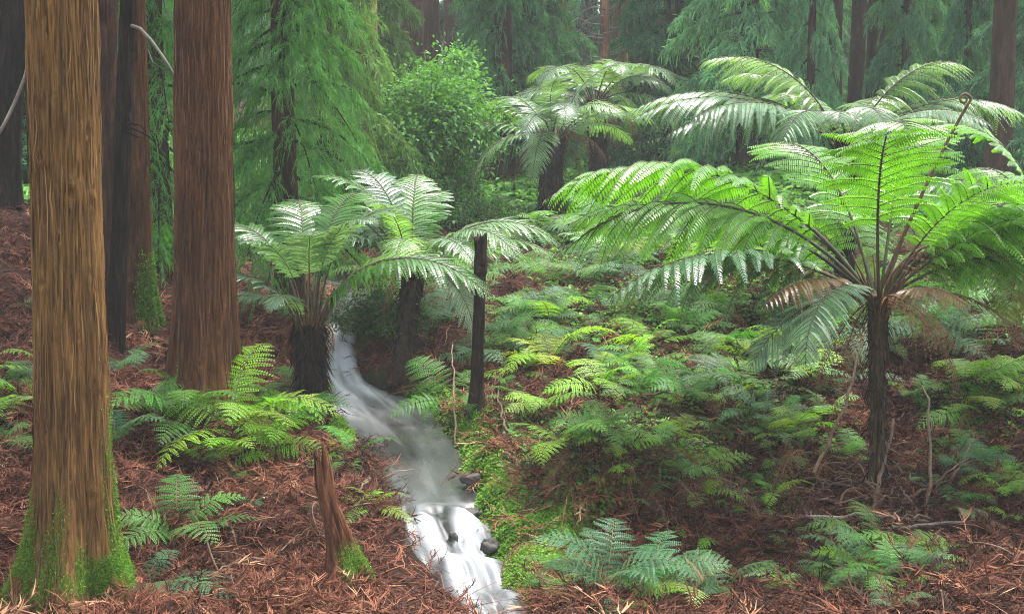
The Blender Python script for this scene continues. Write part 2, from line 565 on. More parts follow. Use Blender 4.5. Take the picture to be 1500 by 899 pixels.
# ------------------------------------------------------------------ water
NC = 41
tn = norm(np.gradient(STREAM[:, :2], axis=0))
sd = np.stack([tn[:, 1], -tn[:, 0]], 1)
cross = np.linspace(-1, 1, NC)
wv = STREAM[:, 3] + 0.13
WX = STREAM[:, 0, None] + sd[:, 0, None] * wv[:, None] * cross
WY = STREAM[:, 1, None] + sd[:, 1, None] * wv[:, None] * cross
slope = np.gradient(STREAM[:, 2]) / (np.linalg.norm(np.gradient(STREAM[:, :2], axis=0), axis=1) + 1e-6)
steep = np.convolve(np.pad(smooth(0.06, 0.35, slope), 4, 'edge'), np.ones(9) / 9, 'valid')
foam = steep.copy()
for i in range(SN - 2, -1, -1):                  # foam drifts downstream (towards index 0) and fades
    foam[i] = max(foam[i], foam[i + 1] * 0.972)
arc = _s[:, None] + 0 * cross
lat = cross[None] * wv[:, None]
st1 = fbm(arc * 1.1, lat * 9, 0, 77, 4)
st2 = fbm(arc * 3.0, lat * 22, 0, 78, 3)
low = (smooth(9.75, 9.55, STREAM[:, 1]))[:, None]           # broken water under the lower fall
sh = np.clip((np.arange(SN)[:, None] + 9 * fbm(lat * 7, arc * .5, 0, 41, 3) - 7 * cross[None] ** 2 + 3).round().astype(int), 0, SN - 1)
silk = fbm(arc * 1.6, lat * 7, 0, 31, 3)
WZ = STREAM[:, 2][sh] + low * (0.12 * silk + .035 * np.sin(arc * 11 + 3 * fbm(arc * .8, lat * 4, 0, 33, 2))) + 0.014 * st1 * (steep[:, None] + 0.2)
WZ = WZ - low * 0.05 * np.abs(cross)[None] ** 2
fm = np.clip(foam[sh] * (0.78 + 1.0 * st1 + 0.35 * st2) + low * 0.5 * silk + 0.10 + 0.3 * st1, 0, 1) * (1 - 0.75 * np.abs(cross[None]) ** 4)
WV = np.stack([WX, WY, WZ], -1).reshape(-1, 3)
ii = np.arange(SN - 1)[:, None] * NC + np.arange(NC - 1)[None]
WF = np.stack([ii, ii + 1, ii + NC + 1, ii + NC], -1).reshape(-1, 4)[:, ::-1]
m, nt = new_mat('silky_water')
an = nt.nodes.new('ShaderNodeAttribute')
an.attribute_name = 'foam'
rp = ramp(nt, [(0.0, (0.022, 0.023, 0.020)), (0.35, (0.075, 0.08, 0.082)), (1.0, (0.31, 0.33, 0.35))])
rr = ramp(nt, [(0.0, (0.2,) * 3), (0.6, (0.45,) * 3)])
pb = nd(nt, 'ShaderNodeBsdfPrincipled')
nt.links.new(an.outputs['Fac'], rp.inputs['Fac'])
nt.links.new(an.outputs['Fac'], rr.inputs['Fac'])
nt.links.new(rp.outputs['Color'], pb.inputs['Base Color'])
nt.links.new(rr.outputs['Color'], pb.inputs['Roughness'])
out = nt.nodes.new('ShaderNodeOutputMaterial')
nt.links.new(pb.outputs[0], out.inputs['Surface'])
structure(link('stream_water', mesh_np('stream_water', WV, WF, [m], None, True, {'foam': fm.ravel()})))


# ------------------------------------------------------------------ fronds
def make_frond(name, mats, L=1.0, e0=60, bend=90, bpow=1.2, stipe=0.18, npair=24, W=0.24, fwd=22, droop=0.35, npin=14, pl=0.075, pw=0.42,
               vee=0.12, seed=0, shape=(0.75, 0.8), stem_r=0.009, limp=0.2, jit=0.05, sway=0.0, seg=1):
    """a frond of length L along +X that rises at e0 degrees and bends over by `bend` degrees"""
    r = np.random.default_rng(seed)
    acc = Acc()
    K = 40
    t = np.linspace(0, 1, K)
    th = np.radians(e0 - bend * t ** bpow)
    ds = L / (K - 1)
    P = np.zeros((K, 3))
    P[1:, 0] = np.cumsum(np.cos(th[:-1])) * ds
    P[1:, 2] = np.cumsum(np.sin(th[:-1])) * ds
    P[:, 1] = sway * L * t ** 2
    tube(acc, P, stem_r * L * (1 - 0.85 * t), 6, 1)
    T = norm(np.gradient(P, axis=0))
    Sd = np.array([0, 1.0, 0])
    tp = stipe + (1 - stipe) * np.linspace(0.0, 0.985, npair) ** 0.92
    s = (tp - stipe) / (1 - stipe)
    ln = W * L * (np.sin(PI * np.clip(0.08 + 0.92 * s, 0, 1) ** shape[0])) ** shape[1]
    Z = np.array([0, 0, 1.0])
    kites_b, kites_d, kites_u, kites_l, kites_w, kites_n = [], [], [], [], [], []
    for sg in (-1, 1):
        for i in range(npair):
            b = np.array([np.interp(tp[i] + (0.25 / npair if sg > 0 else 0), t, P[:, q]) for q in range(3)])
            Tt = norm(np.array([np.interp(tp[i], t, T[:, q]) for q in range(3)]))
            N = np.cross(Tt, Sd)
            N = N if N[2] > 0 else -N
            a = R(fwd + 22 * s[i] + r.normal(0, 4))
            D0 = norm(Sd * sg * math.cos(a) + Tt * math.sin(a) + N * (vee + r.normal(0, jit)))
            l = max(ln[i], 0.012 * L) * (1 + r.normal(0, jit))
            K2 = 6
            u = np.linspace(0, 1, K2)
            dr = droop * (1 + r.normal(0, 0.25))
            Q = b + D0 * (l * u)[:, None] - Z * (l * dr * u ** 2)[:, None]
            tube(acc, Q, 0.0022 * L * (1 - 0.8 * u), 4, 1, cap=False)
            npi = max(3, int(npin * (l / (W * L)) ** 0.7))
            uu = (np.arange(npi) + 0.6) / npi
            QB = np.stack([np.interp(uu, u, Q[:, q]) for q in range(3)], 1)
            QT = norm(D0 - Z * (2 * dr * uu)[:, None])
            pd = norm(np.cross(QT, N))
            lu = pl * L * (l / (W * L)) ** 0.5 * (1 - 0.8 * uu ** 2.2) * np.minimum(1, 0.55 + uu * 4)
            for s2 in (-1, 1):
                d = norm(pd * s2 + QT * 0.38 - Z * limp + r.normal(0, 0.05, QT.shape))
                kites_b.append(QB)
                kites_d.append(d)
                kites_u.append(QT)
                kites_l.append(lu * (1 + r.normal(0, 0.06, npi)))
                kites_w.append(np.full(npi, l / npi * pw))
            # tip
    B, Dd, U, Ll, Wd = [np.concatenate(q) for q in (kites_b, kites_d, kites_u, kites_l, kites_w)]
    U = norm(U - Dd * (U * Dd).sum(1, keepdims=True))
    if seg == 1:
        v = np.stack([B - U * (Wd * 0.5)[:, None], B + Dd * (Ll * 0.45)[:, None] - U * Wd[:, None], B + Dd * Ll[:, None],
                      B + Dd * (Ll * 0.4)[:, None] + U * Wd[:, None]], 1)
        f = np.arange(len(B) * 4).reshape(-1, 4)
        acc.add(v.reshape(-1, 3), f, 0)
    else:
        sag = np.array([0, 0, -1.0]) * (Ll * 0.16)[:, None]
        m1 = B + Dd * (Ll * 0.55)[:, None]
        tp_ = B + Dd * Ll[:, None] + sag
        v = np.stack([B - U * (Wd * 0.8)[:, None], B + U * (Wd * 0.8)[:, None], m1 + U * Wd[:, None], m1 - U * Wd[:, None],
                      tp_ + U * (Wd * .12)[:, None], tp_ - U * (Wd * .12)[:, None]], 1)
        k = np.arange(len(B))[:, None] * 6
        f = np.concatenate([k + np.array([0, 1, 2, 3]), k + np.array([3, 2, 4, 5])])
        acc.add(v.reshape(-1, 3), f, 0)
    return acc.mesh(name, mats)


# tree-fern fronds: upright, arching, drooping, flat (two looks each)
TF = {}
for k in range(2):
    kw = dict(npair=27, W=0.215, npin=19, pl=0.026, pw=0.5, seed=20 + k, sway=(0.06, -0.08)[k], stem_r=0.007)
    TF['up', k] = make_frond('frond', [M_FROND, M_STEM], e0=78, bend=95, bpow=1.6, stipe=.22, droop=.35, **kw)
    TF['tall', k] = make_frond('frond', [M_FROND, M_STEM], e0=80, bend=105, bpow=2.1, stipe=.4, droop=.35, **kw)
    TF['arch', k] = make_frond('frond', [M_FROND, M_STEM], e0=58, bend=115, bpow=1.25, stipe=.16, droop=.42, **kw)
    TF['out', k] = make_frond('frond', [M_FROND, M_STEM], e0=34, bend=80, bpow=1.3, stipe=.14, droop=.5, **kw)
    TF['droop', k] = make_frond('frond', [M_FROND, M_STEM], e0=25, bend=120, bpow=1.0, stipe=.14, droop=.45, **kw)
# large lacy tree fern (long pinnae with hanging leaflets)
CF = {}
for k in range(2):
    kw = dict(npair=22, W=0.245, npin=28, pl=0.035, pw=0.36, seed=40 + k, sway=(0.05, -0.06)[k], stem_r=0.0065, limp=.55, seg=2, vee=.05)
    CF['up', k] = make_frond('frond', [M_FROND, M_STEM], e0=76, bend=100, bpow=1.9, stipe=.3, droop=.3, **kw)
    CF['arch', k] = make_frond('frond', [M_FROND, M_STEM], e0=55, bend=95, bpow=1.3, stipe=.24, droop=.55, **kw)
    CF['out', k] = make_frond('frond', [M_FROND, M_STEM], e0=38, bend=70, bpow=1.3, stipe=.22, droop=.6, **kw)
    CF['droop', k] = make_frond('frond', [M_FROND, M_STEM], e0=28, bend=105, bpow=1.0, stipe=.2, droop=.35, **kw)
DF = []
for k in range(3):
    DF.append(make_frond('dead_frond', [M_DEADF, M_DSTEM], e0=(20, -15, 40)[k], bend=(95, 75, 130)[k], bpow=.8, npair=18, W=.17, npin=9, pl=.03, pw=.3, droop=1.3,
                         limp=.8, seed=60 + k, jit=.2, stipe=.1, sway=.1))
GF = {}
for k in range(4):
    kw = dict(npair=14, W=0.25, npin=12, pl=0.036, pw=0.44, seed=80 + k, sway=(0.08, -0.1, 0.0, .14)[k], stem_r=0.006, shape=(0.62, 0.9), fwd=10)
    GF['arch', k] = make_frond('frond', [M_GFERN, M_STEMG], e0=72 - 6 * k, bend=112, bpow=1.25, stipe=.22, droop=.3, **kw)
    GF['out', k] = make_frond('frond', [M_GFERN, M_STEMG], e0=35 - 4 * k, bend=70, bpow=1.1, stipe=.16, droop=.35, **kw)


def place_frond(root, mesh, base, az, L, pitch=0, roll=0, color=(0.04, 0.1, 0.03), name='frond', wide=1.0, label=None):
    o = link(name, mesh, root, base)
    o.rotation_euler = (Matrix.Rotation(R(az), 3, 'Z') @ Matrix.Rotation(R(-pitch), 3, 'Y') @ Matrix.Rotation(R(roll), 3, 'X')).to_euler()
    o.scale = (L, L * wide, L)
    o.color = (*color, 1)
    if label:
        o['label'] = label
    return o


TEAL = (0.03, 0.12, 0.055)
MID = (0.055, 0.19, 0.024)
LIME = (0.14, 0.32, 0.014)
YLIME = (0.20, 0.33, 0.022)
SILV_GLARE = (0.10, 0.21, 0.12)  # silver is sky glare on the fronds, lightened into the leaf colour
PALE = (0.14, 0.29, 0.11)  # leaf green raised too, with some of the frond glare in it
BRIGHT = (0.095, 0.28, 0.008)
BROWN = (0.16, 0.07, 0.035)


# ------------------------------------------------------------------ trunks
def path_eval(pts, rows):
    pts = np.array(pts, float)
    c = np.concatenate([[0], np.cumsum(np.linalg.norm(np.diff(pts[:, :3], axis=0), axis=1))])
    t = np.linspace(0, c[-1], rows)
    o = np.stack([np.interp(t, c, pts[:, i]) for i in range(pts.shape[1])], 1)
    k = max(3, rows // (len(pts) * 3) * 2 + 1)
    w = np.hanning(k + 2)[1:-1]
    w /= w.sum()
    return np.stack([np.convolve(np.pad(o[:, i], k // 2, 'reflect', reflect_type='odd'), w, 'valid') for i in range(o.shape[1])], 1)


def trunk_mesh(name, mat, pts, rows=120, seg=64, amp=0.02, fx=9.0, fz=0.8, flare=0.0, fh=0.4, but=5, seed=0, moss=None, knots=(), top_jag=0.0, lump=0.03):
    """pts: (x, y, z, radius) from base to tip, in the thing's own space"""
    Q = path_eval(pts, rows)
    th = np.linspace(0, 2 * PI, seg, endpoint=False)
    zz = (Q[:, 2] - Q[0, 2])[:, None]
    c, s = np.cos(th)[None], np.sin(th)[None]
    r0 = Q[:, 3:4]
    fl = flare * np.exp(-np.maximum(zz - 0.12, 0) / fh)
    rad = r0 * (1 + fl * (1 + 0.45 * np.sin(but * th + seed)[None] + 0.3 * np.sin((but + 3) * th + 2 * seed)[None]))
    n1 = fbm(c * fx, s * fx, zz * fz + seed, seed, 4)
    n2 = fbm(c * 1.5, s * 1.5, zz * 0.8, seed + 5, 3)
    ridge = 1.0 - 2.0 * np.exp(-np.abs(n1) * 11) + .5 * fbm(c * fx * 2.5, s * fx * 2.5, zz * fz * 5, seed + 3, 2)
    rad = rad + amp * (ridge - 0.5) + lump * n2 * r0 * 3
    for (kt, kz, ks) in knots:
        ks *= 1.1
        dth = (th - kt + PI) % (2 * PI) - PI
        q = (dth[None] * r0 / ks) ** 2 + ((zz - kz) / (ks * 1.3)) ** 2
        rad = rad + ks * (0.85 * np.exp(-q) - 1.5 * np.exp(-q * 4)) * (1 + .6 * fbm(c * 30, s * 30, zz * 30, 2, 2))
    X = Q[:, 0:1] + rad * c
    Y = Q[:, 1:2] + rad * s
    Zc = np.broadcast_to(Q[:, 2:3], X.shape).copy()
    if top_jag:
        jag = top_jag * (0.5 + fbm(c * 2.5, s * 2.5, seed, seed + 9, 4) * 1.6)
        wgt = smooth(0.75, 1.0, np.linspace(0, 1, rows))[:, None]
        Zc += jag * wgt
    V = np.stack([X, Y, Zc], -1).reshape(-1, 3)
    i = np.arange(rows - 1)[:, None] * seg
    j = np.arange(seg)[None]
    F = np.stack([i + j, i + (j + 1) % seg, i + seg + (j + 1) % seg, i + seg + j], -1).reshape(-1, 4)
    b = (rows - 1) * seg
    caps = np.array([[b + q, b + q + 1, b + seg - 2 - q, b + seg - 1 - q] for q in range(seg // 2 - 1)])
    F = np.concatenate([F, caps])
    mv = np.zeros(len(V))
    if moss is not None:
        mv = np.clip(moss(th[None] + 0 * zz, zz + 0 * th[None], X, Y), 0, 1).ravel()
    me = mesh_np(name, V, F, [mat], None, True, {'moss': mv})
    nrm = np.stack([c + 0 * zz, s + 0 * zz, 0 * X], -1).reshape(-1, 3)
    return me, V, nrm, mv


def moss_tufts(name, parent, V, Nn, mv, count, size, seed=0, grav=0.5, zj=.008):
    r = np.random.default_rng(seed)
    p = np.maximum(mv, 0)
    p = p / p.sum()
    k = r.choice(len(V), count, p=p)
    P0 = V[k] + r.normal(0, 0.008, (count, 3)) * [1, 1, 0] + r.uniform(-zj, zj, (count, 1)) * [0, 0, 1]
    d = norm(Nn[k] + r.normal(0, 0.55, (count, 3)) + np.array([0, 0, -grav]) * r.random((count, 1)))
    l = size * r.uniform(0.5, 1.3, count)
    P = np.stack([P0 - d * 0.004, P0 + d * (l * .5)[:, None], P0 + d * l[:, None] + np.array([0, 0, -1]) * (l * .3)[:, None]], 1)
    sdv = norm(np.cross(d, r.normal(0, 1, (count, 3))))
    acc = Acc()
    w = np.stack([l * .16, l * .2, l * .04], 1)
    strips(acc, P, sdv, w, 0, np.clip(r.normal(.45, .25, count), 0, 1))
    return link(name, acc.mesh(name, [M_MOSS], attr='tint'), parent)


def root_at(name, px, py, Y=None, sink=0.0):
    if Y is None:
        p = Vector(hit1(px, py))
    else:
        p = at(px, py, Y)
        p.z = float(gh(p.x, p.y))
    o = bpy.data.objects.new(name, None)
    o.empty_display_size = 0.2
    COL.objects.link(o)
    o.location = (p.x, p.y, p.z - sink)
    return o


def rel(root, px, py, Y):
    p = at(px, py, Y)
    return (p.x - root.location.x, p.y - root.location.y, p.z - root.location.z)


# ------------------------------------------------------------------ conifer foliage
def conifer_crown(name, z0, z1, rad, nb, side=16, tw=9, w=0.006, twl=0.13, seed=0, droop=0.45, top=0.35, mats=None, dens_in=0.15):
    r = np.random.default_rng(seed)
    acc = Acc()
    Ps, Ws, Sd, A = [], [], [], []
    for b in range(nb):
        f = (b + r.random()) / nb
        z = z0 + (z1 - z0) * f
        az = b * 2.4 + r.normal(0, .3)
        L = rad * (1 - (1 - top) * f) * r.uniform(.7, 1.15)
        out = np.array([math.cos(az), math.sin(az), 0])
        u = np.linspace(0, 1, 9)
        el = r.normal(0.12, .15)
        Q = out * (L * u)[:, None] + np.array([0, 0, 1.0]) * (L * (el * u - droop * u ** 1.8 * r.uniform(.6, 1.3)))[:, None] + np.array([0, 0, z])
        tube(acc, Q, 0.006 + 0.014 * L * (1 - u), 4, 1, .3, cap=False)
        latv = np.array([-out[1], out[0], 0])
        for k in range(side):
            t = dens_in + (1 - dens_in) * (k + r.random()) / side
            b0 = np.array([np.interp(t, u, Q[:, q]) for q in range(3)])
            sg = 1 if k % 2 else -1
            ls = L * (0.16 + 0.34 * (1 - t)) * r.uniform(.7, 1.2) + 0.1
            d = norm(out * r.uniform(.5, 1.0) + latv * sg * r.uniform(.2, 1.0) + np.array([0, 0, r.normal(0.05, .3)]))
            v = np.linspace(0, 1, 5)
            Sq = b0 + d * (ls * v)[:, None] - np.array([0, 0, 1.0]) * (ls * .75 * v ** 2)[:, None]
            Ps.append(np.stack([Sq[0], Sq[2], Sq[4]]))
            Ws.append([w * .9, w * .8, w * .3])
            Sd.append(norm(np.cross(d, r.normal(0, 1, 3))))
            A.append(.35)
            # twigs
            tt = (np.arange(tw) + r.random(tw)) / tw
            tb = np.stack([np.interp(tt, v, Sq[:, q]) for q in range(3)], 1)
            tan_ = norm(d - np.array([0, 0, 1.0]) * (1.5 * tt)[:, None])
            tdir = norm(tan_ * .8 + r.normal(0, .42, (tw, 3)) - np.array([0, 0, .12]))
            tl = twl * r.uniform(.6, 1.25, tw)
            P = np.stack([tb, tb + tdir * (tl * .5)[:, None], tb + tdir * tl[:, None] + np.array([0, 0, -.25]) * tl[:, None]], 1)
            Ps.extend(P)
            Ws.extend([[w, w, w * .25]] * tw)
            Sd.extend(norm(np.cross(tdir, r.normal(0, 1, (tw, 3)))))
            A.extend(np.clip(r.normal(.5, .2, tw), 0, 1))
    strips(acc, np.array(Ps), np.array(Sd), np.array(Ws), 0, np.array(A))
    return acc.mesh(name, mats or [M_NEEDLE, M_BARK_DARK], attr='tint')


EXTRA = []
# ================================================================== the big trunks on the left
M_STRIP_GOLD = strand_mat('bark_strip_golden', [(0, (.04, .022, .009)), (.5, (.135, .072, .025)), (1, (.27, .15, .052))], .85)
M_STRIP_RED = strand_mat('bark_strip_red', [(0, (.024, .011, .005)), (.5, (.078, .036, .016)), (1, (.18, .095, .045))], .85)


def big_tree(name, label, mat, base, Y, top_px, r_base, r_top, flare, moss=None, knots=(), seed=0, tufts=0, tuft_size=.03, amp=.018, group=None, rows=420, seg=240,
             but=5, fh=.35, ztop=8.5, crown=None, fx=13.0, strips_=0, strip_mat=None):
    root = root_at(name, base[0], base[1], Y, 0.06)
    tag(root, label, 'tree', group)
    tx = at(top_px, 0, Y)
    h = tx.z - root.location.z
    dx = tx.x - root.location.x
    H = ztop - root.location.z
    pts = [(0, 0, 0, r_base), (dx * .5, 0, h * .5, (r_base + r_top) / 2), (dx, 0, h, r_top), (dx * H / h, 0, H, r_top * .7)]
    # many rows where the photo sees it
    me, V, Nn, mv = trunk_mesh('trunk', mat, pts, rows, seg, amp, fx, 1.3, flare, fh, but, seed, moss, knots)
    tr = link('trunk', me, root)
    if tufts:
        moss_tufts('moss', root, V, Nn, mv, tufts, tuft_size, seed, zj=.6 * (V[seg, 2] - V[0, 2]))
    if strips_:
        r = np.random.default_rng(seed + 100)
        n = strips_
        i0 = (r.random(n) * rows * .62).astype(int)
        j0 = r.integers(0, seg, n)
        ln = r.integers(5, 26, n)
        u_ = np.linspace(0, 1, 6)
        ii_ = np.minimum((i0[:, None] + ln[:, None] * u_).astype(int), rows - 1)
        jj_ = (j0[:, None] + np.cumsum(r.integers(-1, 2, (n, 6)), 1)) % seg
        idx = ii_ * seg + jj_
        lift = .001 + .010 * r.random((n, 1)) ** 2 * (np.abs(u_ - .5) * 2) ** 2 + .004
        P = V[idx] + Nn[idx] * lift[..., None]
        tang = np.stack([-Nn[idx[:, 0], 1], Nn[idx[:, 0], 0], np.zeros(n)], 1)
        sd_ = norm(tang + Nn[idx[:, 0]] * r.normal(0, .35, (n, 1)))
        wd = r.uniform(.0018, .0055, (n, 1)) * np.array([.3, .9, 1, 1, .8, .25])
        acc = Acc()
        strips(acc, P, sd_, wd, 0, np.clip(r.normal(.5, .22, n) - .22 * smooth(1.6, .3, V[idx[:, 2], 2]) + .45 * fbm(V[idx[:, 2], 0] * 6, V[idx[:, 2], 1] * 6, V[idx[:, 2], 2] * 1.2, 4), 0, 1))
        o = link('bark_strip', acc.mesh('bark_strip', [strip_mat], attr='tint'), root)
        o['kind'] = 'stuff'
    if crown:
        link('crown', crown[0], root, (dx * H / h * .8, 0, crown[1]), color=(0.03, .08, .025))
    return root


def moss_front(th, z, x, y):
    side = smooth(0.1, .9, np.cos(th + 0.35))
    base = smooth(.72, .2, z + .12 * np.sin(th * 5) + .18 * fbm(x * 9, y * 9, z * 5, 3)) * .95
    strip = smooth(1.5, .3, z) * smooth(.75, 1.0, np.cos(th - .1)) * smooth(-.1, .3, fbm(x * 20, y * 20, z * 6, 4)) * .7
    return base * (.55 + .45 * side) * smooth(-.35, .0, fbm(x * 13, y * 13, z * 4, 8)) + strip


def moss_low(th, z, x, y):
    return smooth(.45, .08, z + .1 * np.sin(th * 4)) * smooth(-.1, .2, fbm(x * 12, y * 12, z * 4, 12)) * .7


def moss_right(th, z, x, y):
    return smooth(1.0, .2, z) * smooth(.1, .7, np.cos(th + .3)) * .95


CANOPY = conifer_crown('crown', 0, 5.0, 2.0, 26, 11, 6, .02, .3, 5)
FC = -PI / 2
big_tree('conifer_tree', 'largest golden brown trunk at the left with knots and a mossy green foot', M_BARK_GOLD, (112, 862), 8.0, 90, .205, .19, .82, moss_front,
         [(FC - .45, 2.75, .035), (FC + .35, 2.55, .05), (FC - .55, 3.05, .035), (FC + .05, 2.3, .028), (FC - .5, 2.05, .035), (FC + .9, 2.1, .03), (FC + .5, 1.75, .025),
          (FC + .95, 1.45, .03), (FC - .5, 1.2, .03), (FC + .2, .95, .025), (FC + .8, .8, .03), (FC + 1.0, 2.5, .035), (FC + .95, 2.9, .03)], 3, 80000, .0095,
         crown=(CANOPY, 6.2), strips_=1500, strip_mat=M_STRIP_GOLD, amp=.010)
big_tree('conifer_tree', 'thick red brown trunk rising behind lime ferns beside the stream', M_BARK_RED, (300, 596), 10.9, 297, .235, .205, .45, moss_low,
         [(FC + .3, 2.0, .03), (FC - .4, 1.4, .03)], 7, 14000, .011, crown=(CANOPY, 6.5), but=6, amp=.013, strips_=1700, strip_mat=M_STRIP_RED)
big_tree('conifer_tree', 'thin dark leaning trunk between the two thick trunks', M_BARK_DARK, (168, 527), 12.4, 188, .07, .062, .3, None, [(FC + 1.0, 2.2, .05)], 9, rows=140, seg=80, crown=(CANOPY, 6.6))
big_tree('conifer_tree', 'dim maroon trunk half hidden behind the golden trunk', M_BARK_BACK, (152, 470), 13.8, 154, .12, .11, .3, None, [], 10, rows=120, seg=80, crown=(CANOPY, 6.6))
big_tree('conifer_tree', 'slim reddish trunk with bright moss on its right foot', M_BARK_RED, (205, 468), 14.4, 197, .135, .1, .5, moss_right, [], 12, 9000, .02, rows=120, seg=80, crown=(CANOPY, 6.6))
big_tree('conifer_tree', 'dark trunk cut by the left edge behind a pale vine', M_BARK_DARK, (-2, 330), 16.5, 16, .21, .2, .3, None, [], 14, rows=120, seg=80)

# pale dead branch springing from the dark leaning trunk
acc = Acc()
br = [at(193, 38, 12.3), at(205, 42, 12.2), at(222, 60, 12.1), at(240, 85, 12.0), at(257, 112, 12.0), at(262, 135, 12.0)]
bro = bpy.data.objects['conifer_tree.002']
bl = np.array([(p - bro.location)[:] for p in br])
tube(acc, bl, [.016, .015, .013, .012, .009, .004], 8)
tube(acc, np.array([(at(*q, 12.1) - bro.location)[:] for q in [(218, 57), (217, 75), (224, 92), (240, 102)]]), [.007, .006, .005, .003], 6)
M_PALE = plain_mat('pale_dead_branch', (.07, .055, .042), (.2, .17, .135), 6, .8, bump=.3)
link('branch', acc.mesh('branch', [M_PALE]), bro)
acc = Acc()
for q in ([(186, 186), (200, 190), (218, 200), (232, 215)], [(186, 192), (200, 200), (210, 203)], [(188, 180), (205, 183), (214, 195)]):
    tube(acc, np.array([(at(*p, 12.3) - bro.location)[:] for p in q]), np.linspace(.014, .003, len(q)), 6)
link('branch', acc.mesh('branch', [M_BARK_DARK]), bro)
# vine at the left edge
acc = Acc()
vn = [at(44, -60, 15.8), at(47, 0, 15.8), at(46, 60, 15.8), at(38, 110, 15.8), at(22, 150, 15.8), at(5, 185, 15.7), at(-25, 230, 15.7), at(-45, 320, 15.7)]
vn.append(Vector((vn[-1].x, vn[-1].y, float(gh(vn[-1].x, vn[-1].y)))))
vp = path_eval([(*p, .02) for p in vn], 60)
tube(acc, vp[:, :3], .021, 8)
tag(link('vine', acc.mesh('vine', [M_PALE])), 'pale curved vine hanging in front of the dark trunk at the left edge', 'vine')

# ================================================================== broken stump, bare pole
def stump():
    root = root_at('broken_stump', 517, 858, 8.4, .05)
    tag(root, 'jagged reddish broken stump leaning beside the lower waterfall', 'stump')
    t = rel(root, 470, 668, 8.45)
    L = Vector(t)
    pts = [(0, 0, 0, .085), (L.x * .25, .0, L.z * .22, .072), (L.x * .6, 0, L.z * .55, .058), (L.x * .9, 0, L.z * .78, .045), (L.x, 0, L.z * .86, .03)]
    M = bark_mat('stump_wood', (.035, .014, .008), (.11, .045, .024), (.26, .13, .07), 20)
    me, V, Nn, mv = trunk_mesh('trunk', M, pts, 130, 90, .014, 6, 1.6, .55, .14, 4, 21,
                               lambda th, z, x, y: smooth(.32, .05, z) * smooth(-.2, .6, np.cos(th + .2)) * .9, top_jag=.17)
    link('trunk', me, root)
    moss_tufts('moss', root, V, Nn, mv, 9000, .009, 4)


stump()


def pole():
    root = root_at('dead_fern_trunk', 697, 622, None, .04)
    tag(root, 'slender black bare trunk with a broken top standing right of the pool', 'dead trunk')
    Y = root.location.y
    t = Vector(rel(root, 704, 352, Y))
    pts = [(0, 0, 0, .066), (t.x * .3, 0, t.z * .25, .05), (t.x * .7, 0, t.z * .6, .043), (t.x, 0, t.z, .05)]
    me, V, Nn, mv = trunk_mesh('trunk', M_FTRUNK, pts, 90, 40, .012, 5, 2.5, .4, .1, 5, 31, None, [(FC + .3, t.z * .86, .04)], top_jag=.06)
    link('trunk', me, root)
    r = np.random.default_rng(3)
    n = 1600
    th = r.uniform(0, 2 * PI, n)
    rr = .2 * np.sqrt(r.random(n))
    x, y = rr * np.cos(th), rr * np.sin(th) - .04
    z = gh(x + root.location.x, y + root.location.y) - root.location.z + .14 * np.exp(-(rr / .12) ** 2)
    moss_tufts('moss', root, np.stack([x, y, z], 1), np.tile([0, 0, 1.0], (n, 1)), np.ones(n), 9000, .018, 7)


pole()

# ================================================================== tree ferns
def fern_trunk(root, top, r0, r1, mat, seed, stubs=26, skirt=0, stub_len=.22, shag=500, flare=.4):
    t = Vector(top)
    pts = [(0, 0, 0, r0), (t.x * .4, t.y * .4, t.z * .35, r0 * .92), (t.x * .85, t.y * .85, t.z * .75, (r0 + r1) / 2), (t.x, t.y, t.z, r1)]
    me, V, Nn, mv = trunk_mesh('trunk', mat, pts, 80, 48, .018, 4, 3.0, flare, .12, 5, seed, lump=.05)
    tr = link('trunk', me, root)
    r = np.random.default_rng(seed)
    acc = Acc()
    for k in range(stubs):                         # cut stalk bases round the head
        az = k * 2.4 + r.normal(0, .2)
        o = np.array([math.cos(az), math.sin(az), 0])
        zf = r.uniform(.86, .99)
        b = np.array([t.x * zf, t.y * zf, t.z * zf]) + o * r1 * .8
        l = stub_len * r.uniform(.5, 1.2)
        P = np.stack([b, b + o * l * .22 + np.array([0, 0, l * .55]), b + o * l * .5 + np.array([0, 0, l])])
        tube(acc, P, [.012, .009, .006], 5, 0)
    link('stalk_stub', acc.mesh('stalk_stub', [M_STUB]), root)['kind'] = 'stuff'
    n = shag                                        # shaggy root fibres hanging along the trunk
    k = r.integers(0, len(V), n)
    d = norm(Nn[k] * r.uniform(.3, .9, (n, 1)) + np.array([0, 0, -1.0]) + r.normal(0, .25, (n, 3)))
    l = r.uniform(.04, .14, n)
    P = np.stack([V[k], V[k] + d * (l * .5)[:, None], V[k] + d * l[:, None] - np.array([0, 0, .3]) * l[:, None]], 1)
    acc = Acc()
    strips(acc, P, norm(np.cross(d, r.normal(0, 1, (n, 3)))), np.tile([.004, .0035, .001], (n, 1)), 0, np.clip(r.normal(.3, .2, n), 0, 1))
    s = link('root_fibre', acc.mesh('root_fibre', [M_FIBRE], attr='tint'), root)
    s['kind'] = 'stuff'
    for k in range(skirt):
        az = r.uniform(0, 360)
        L = r.uniform(.5, .8) * max(.8, min(1.4, t.z))
        o = np.array([math.cos(R(az)), math.sin(R(az))]) * r1 * .8
        place_frond(root, DF[k % 3], (t.x + o[0], t.y + o[1], t.z * .97), az, L, r.uniform(-35, 5), r.uniform(-30, 30), BROWN, 'dead_frond')


M_FIBRE = strand_mat('fern_fibre', [(0, (.005, .004, .003)), (.5, (.02, .012, .008)), (1, (.08, .045, .025))])


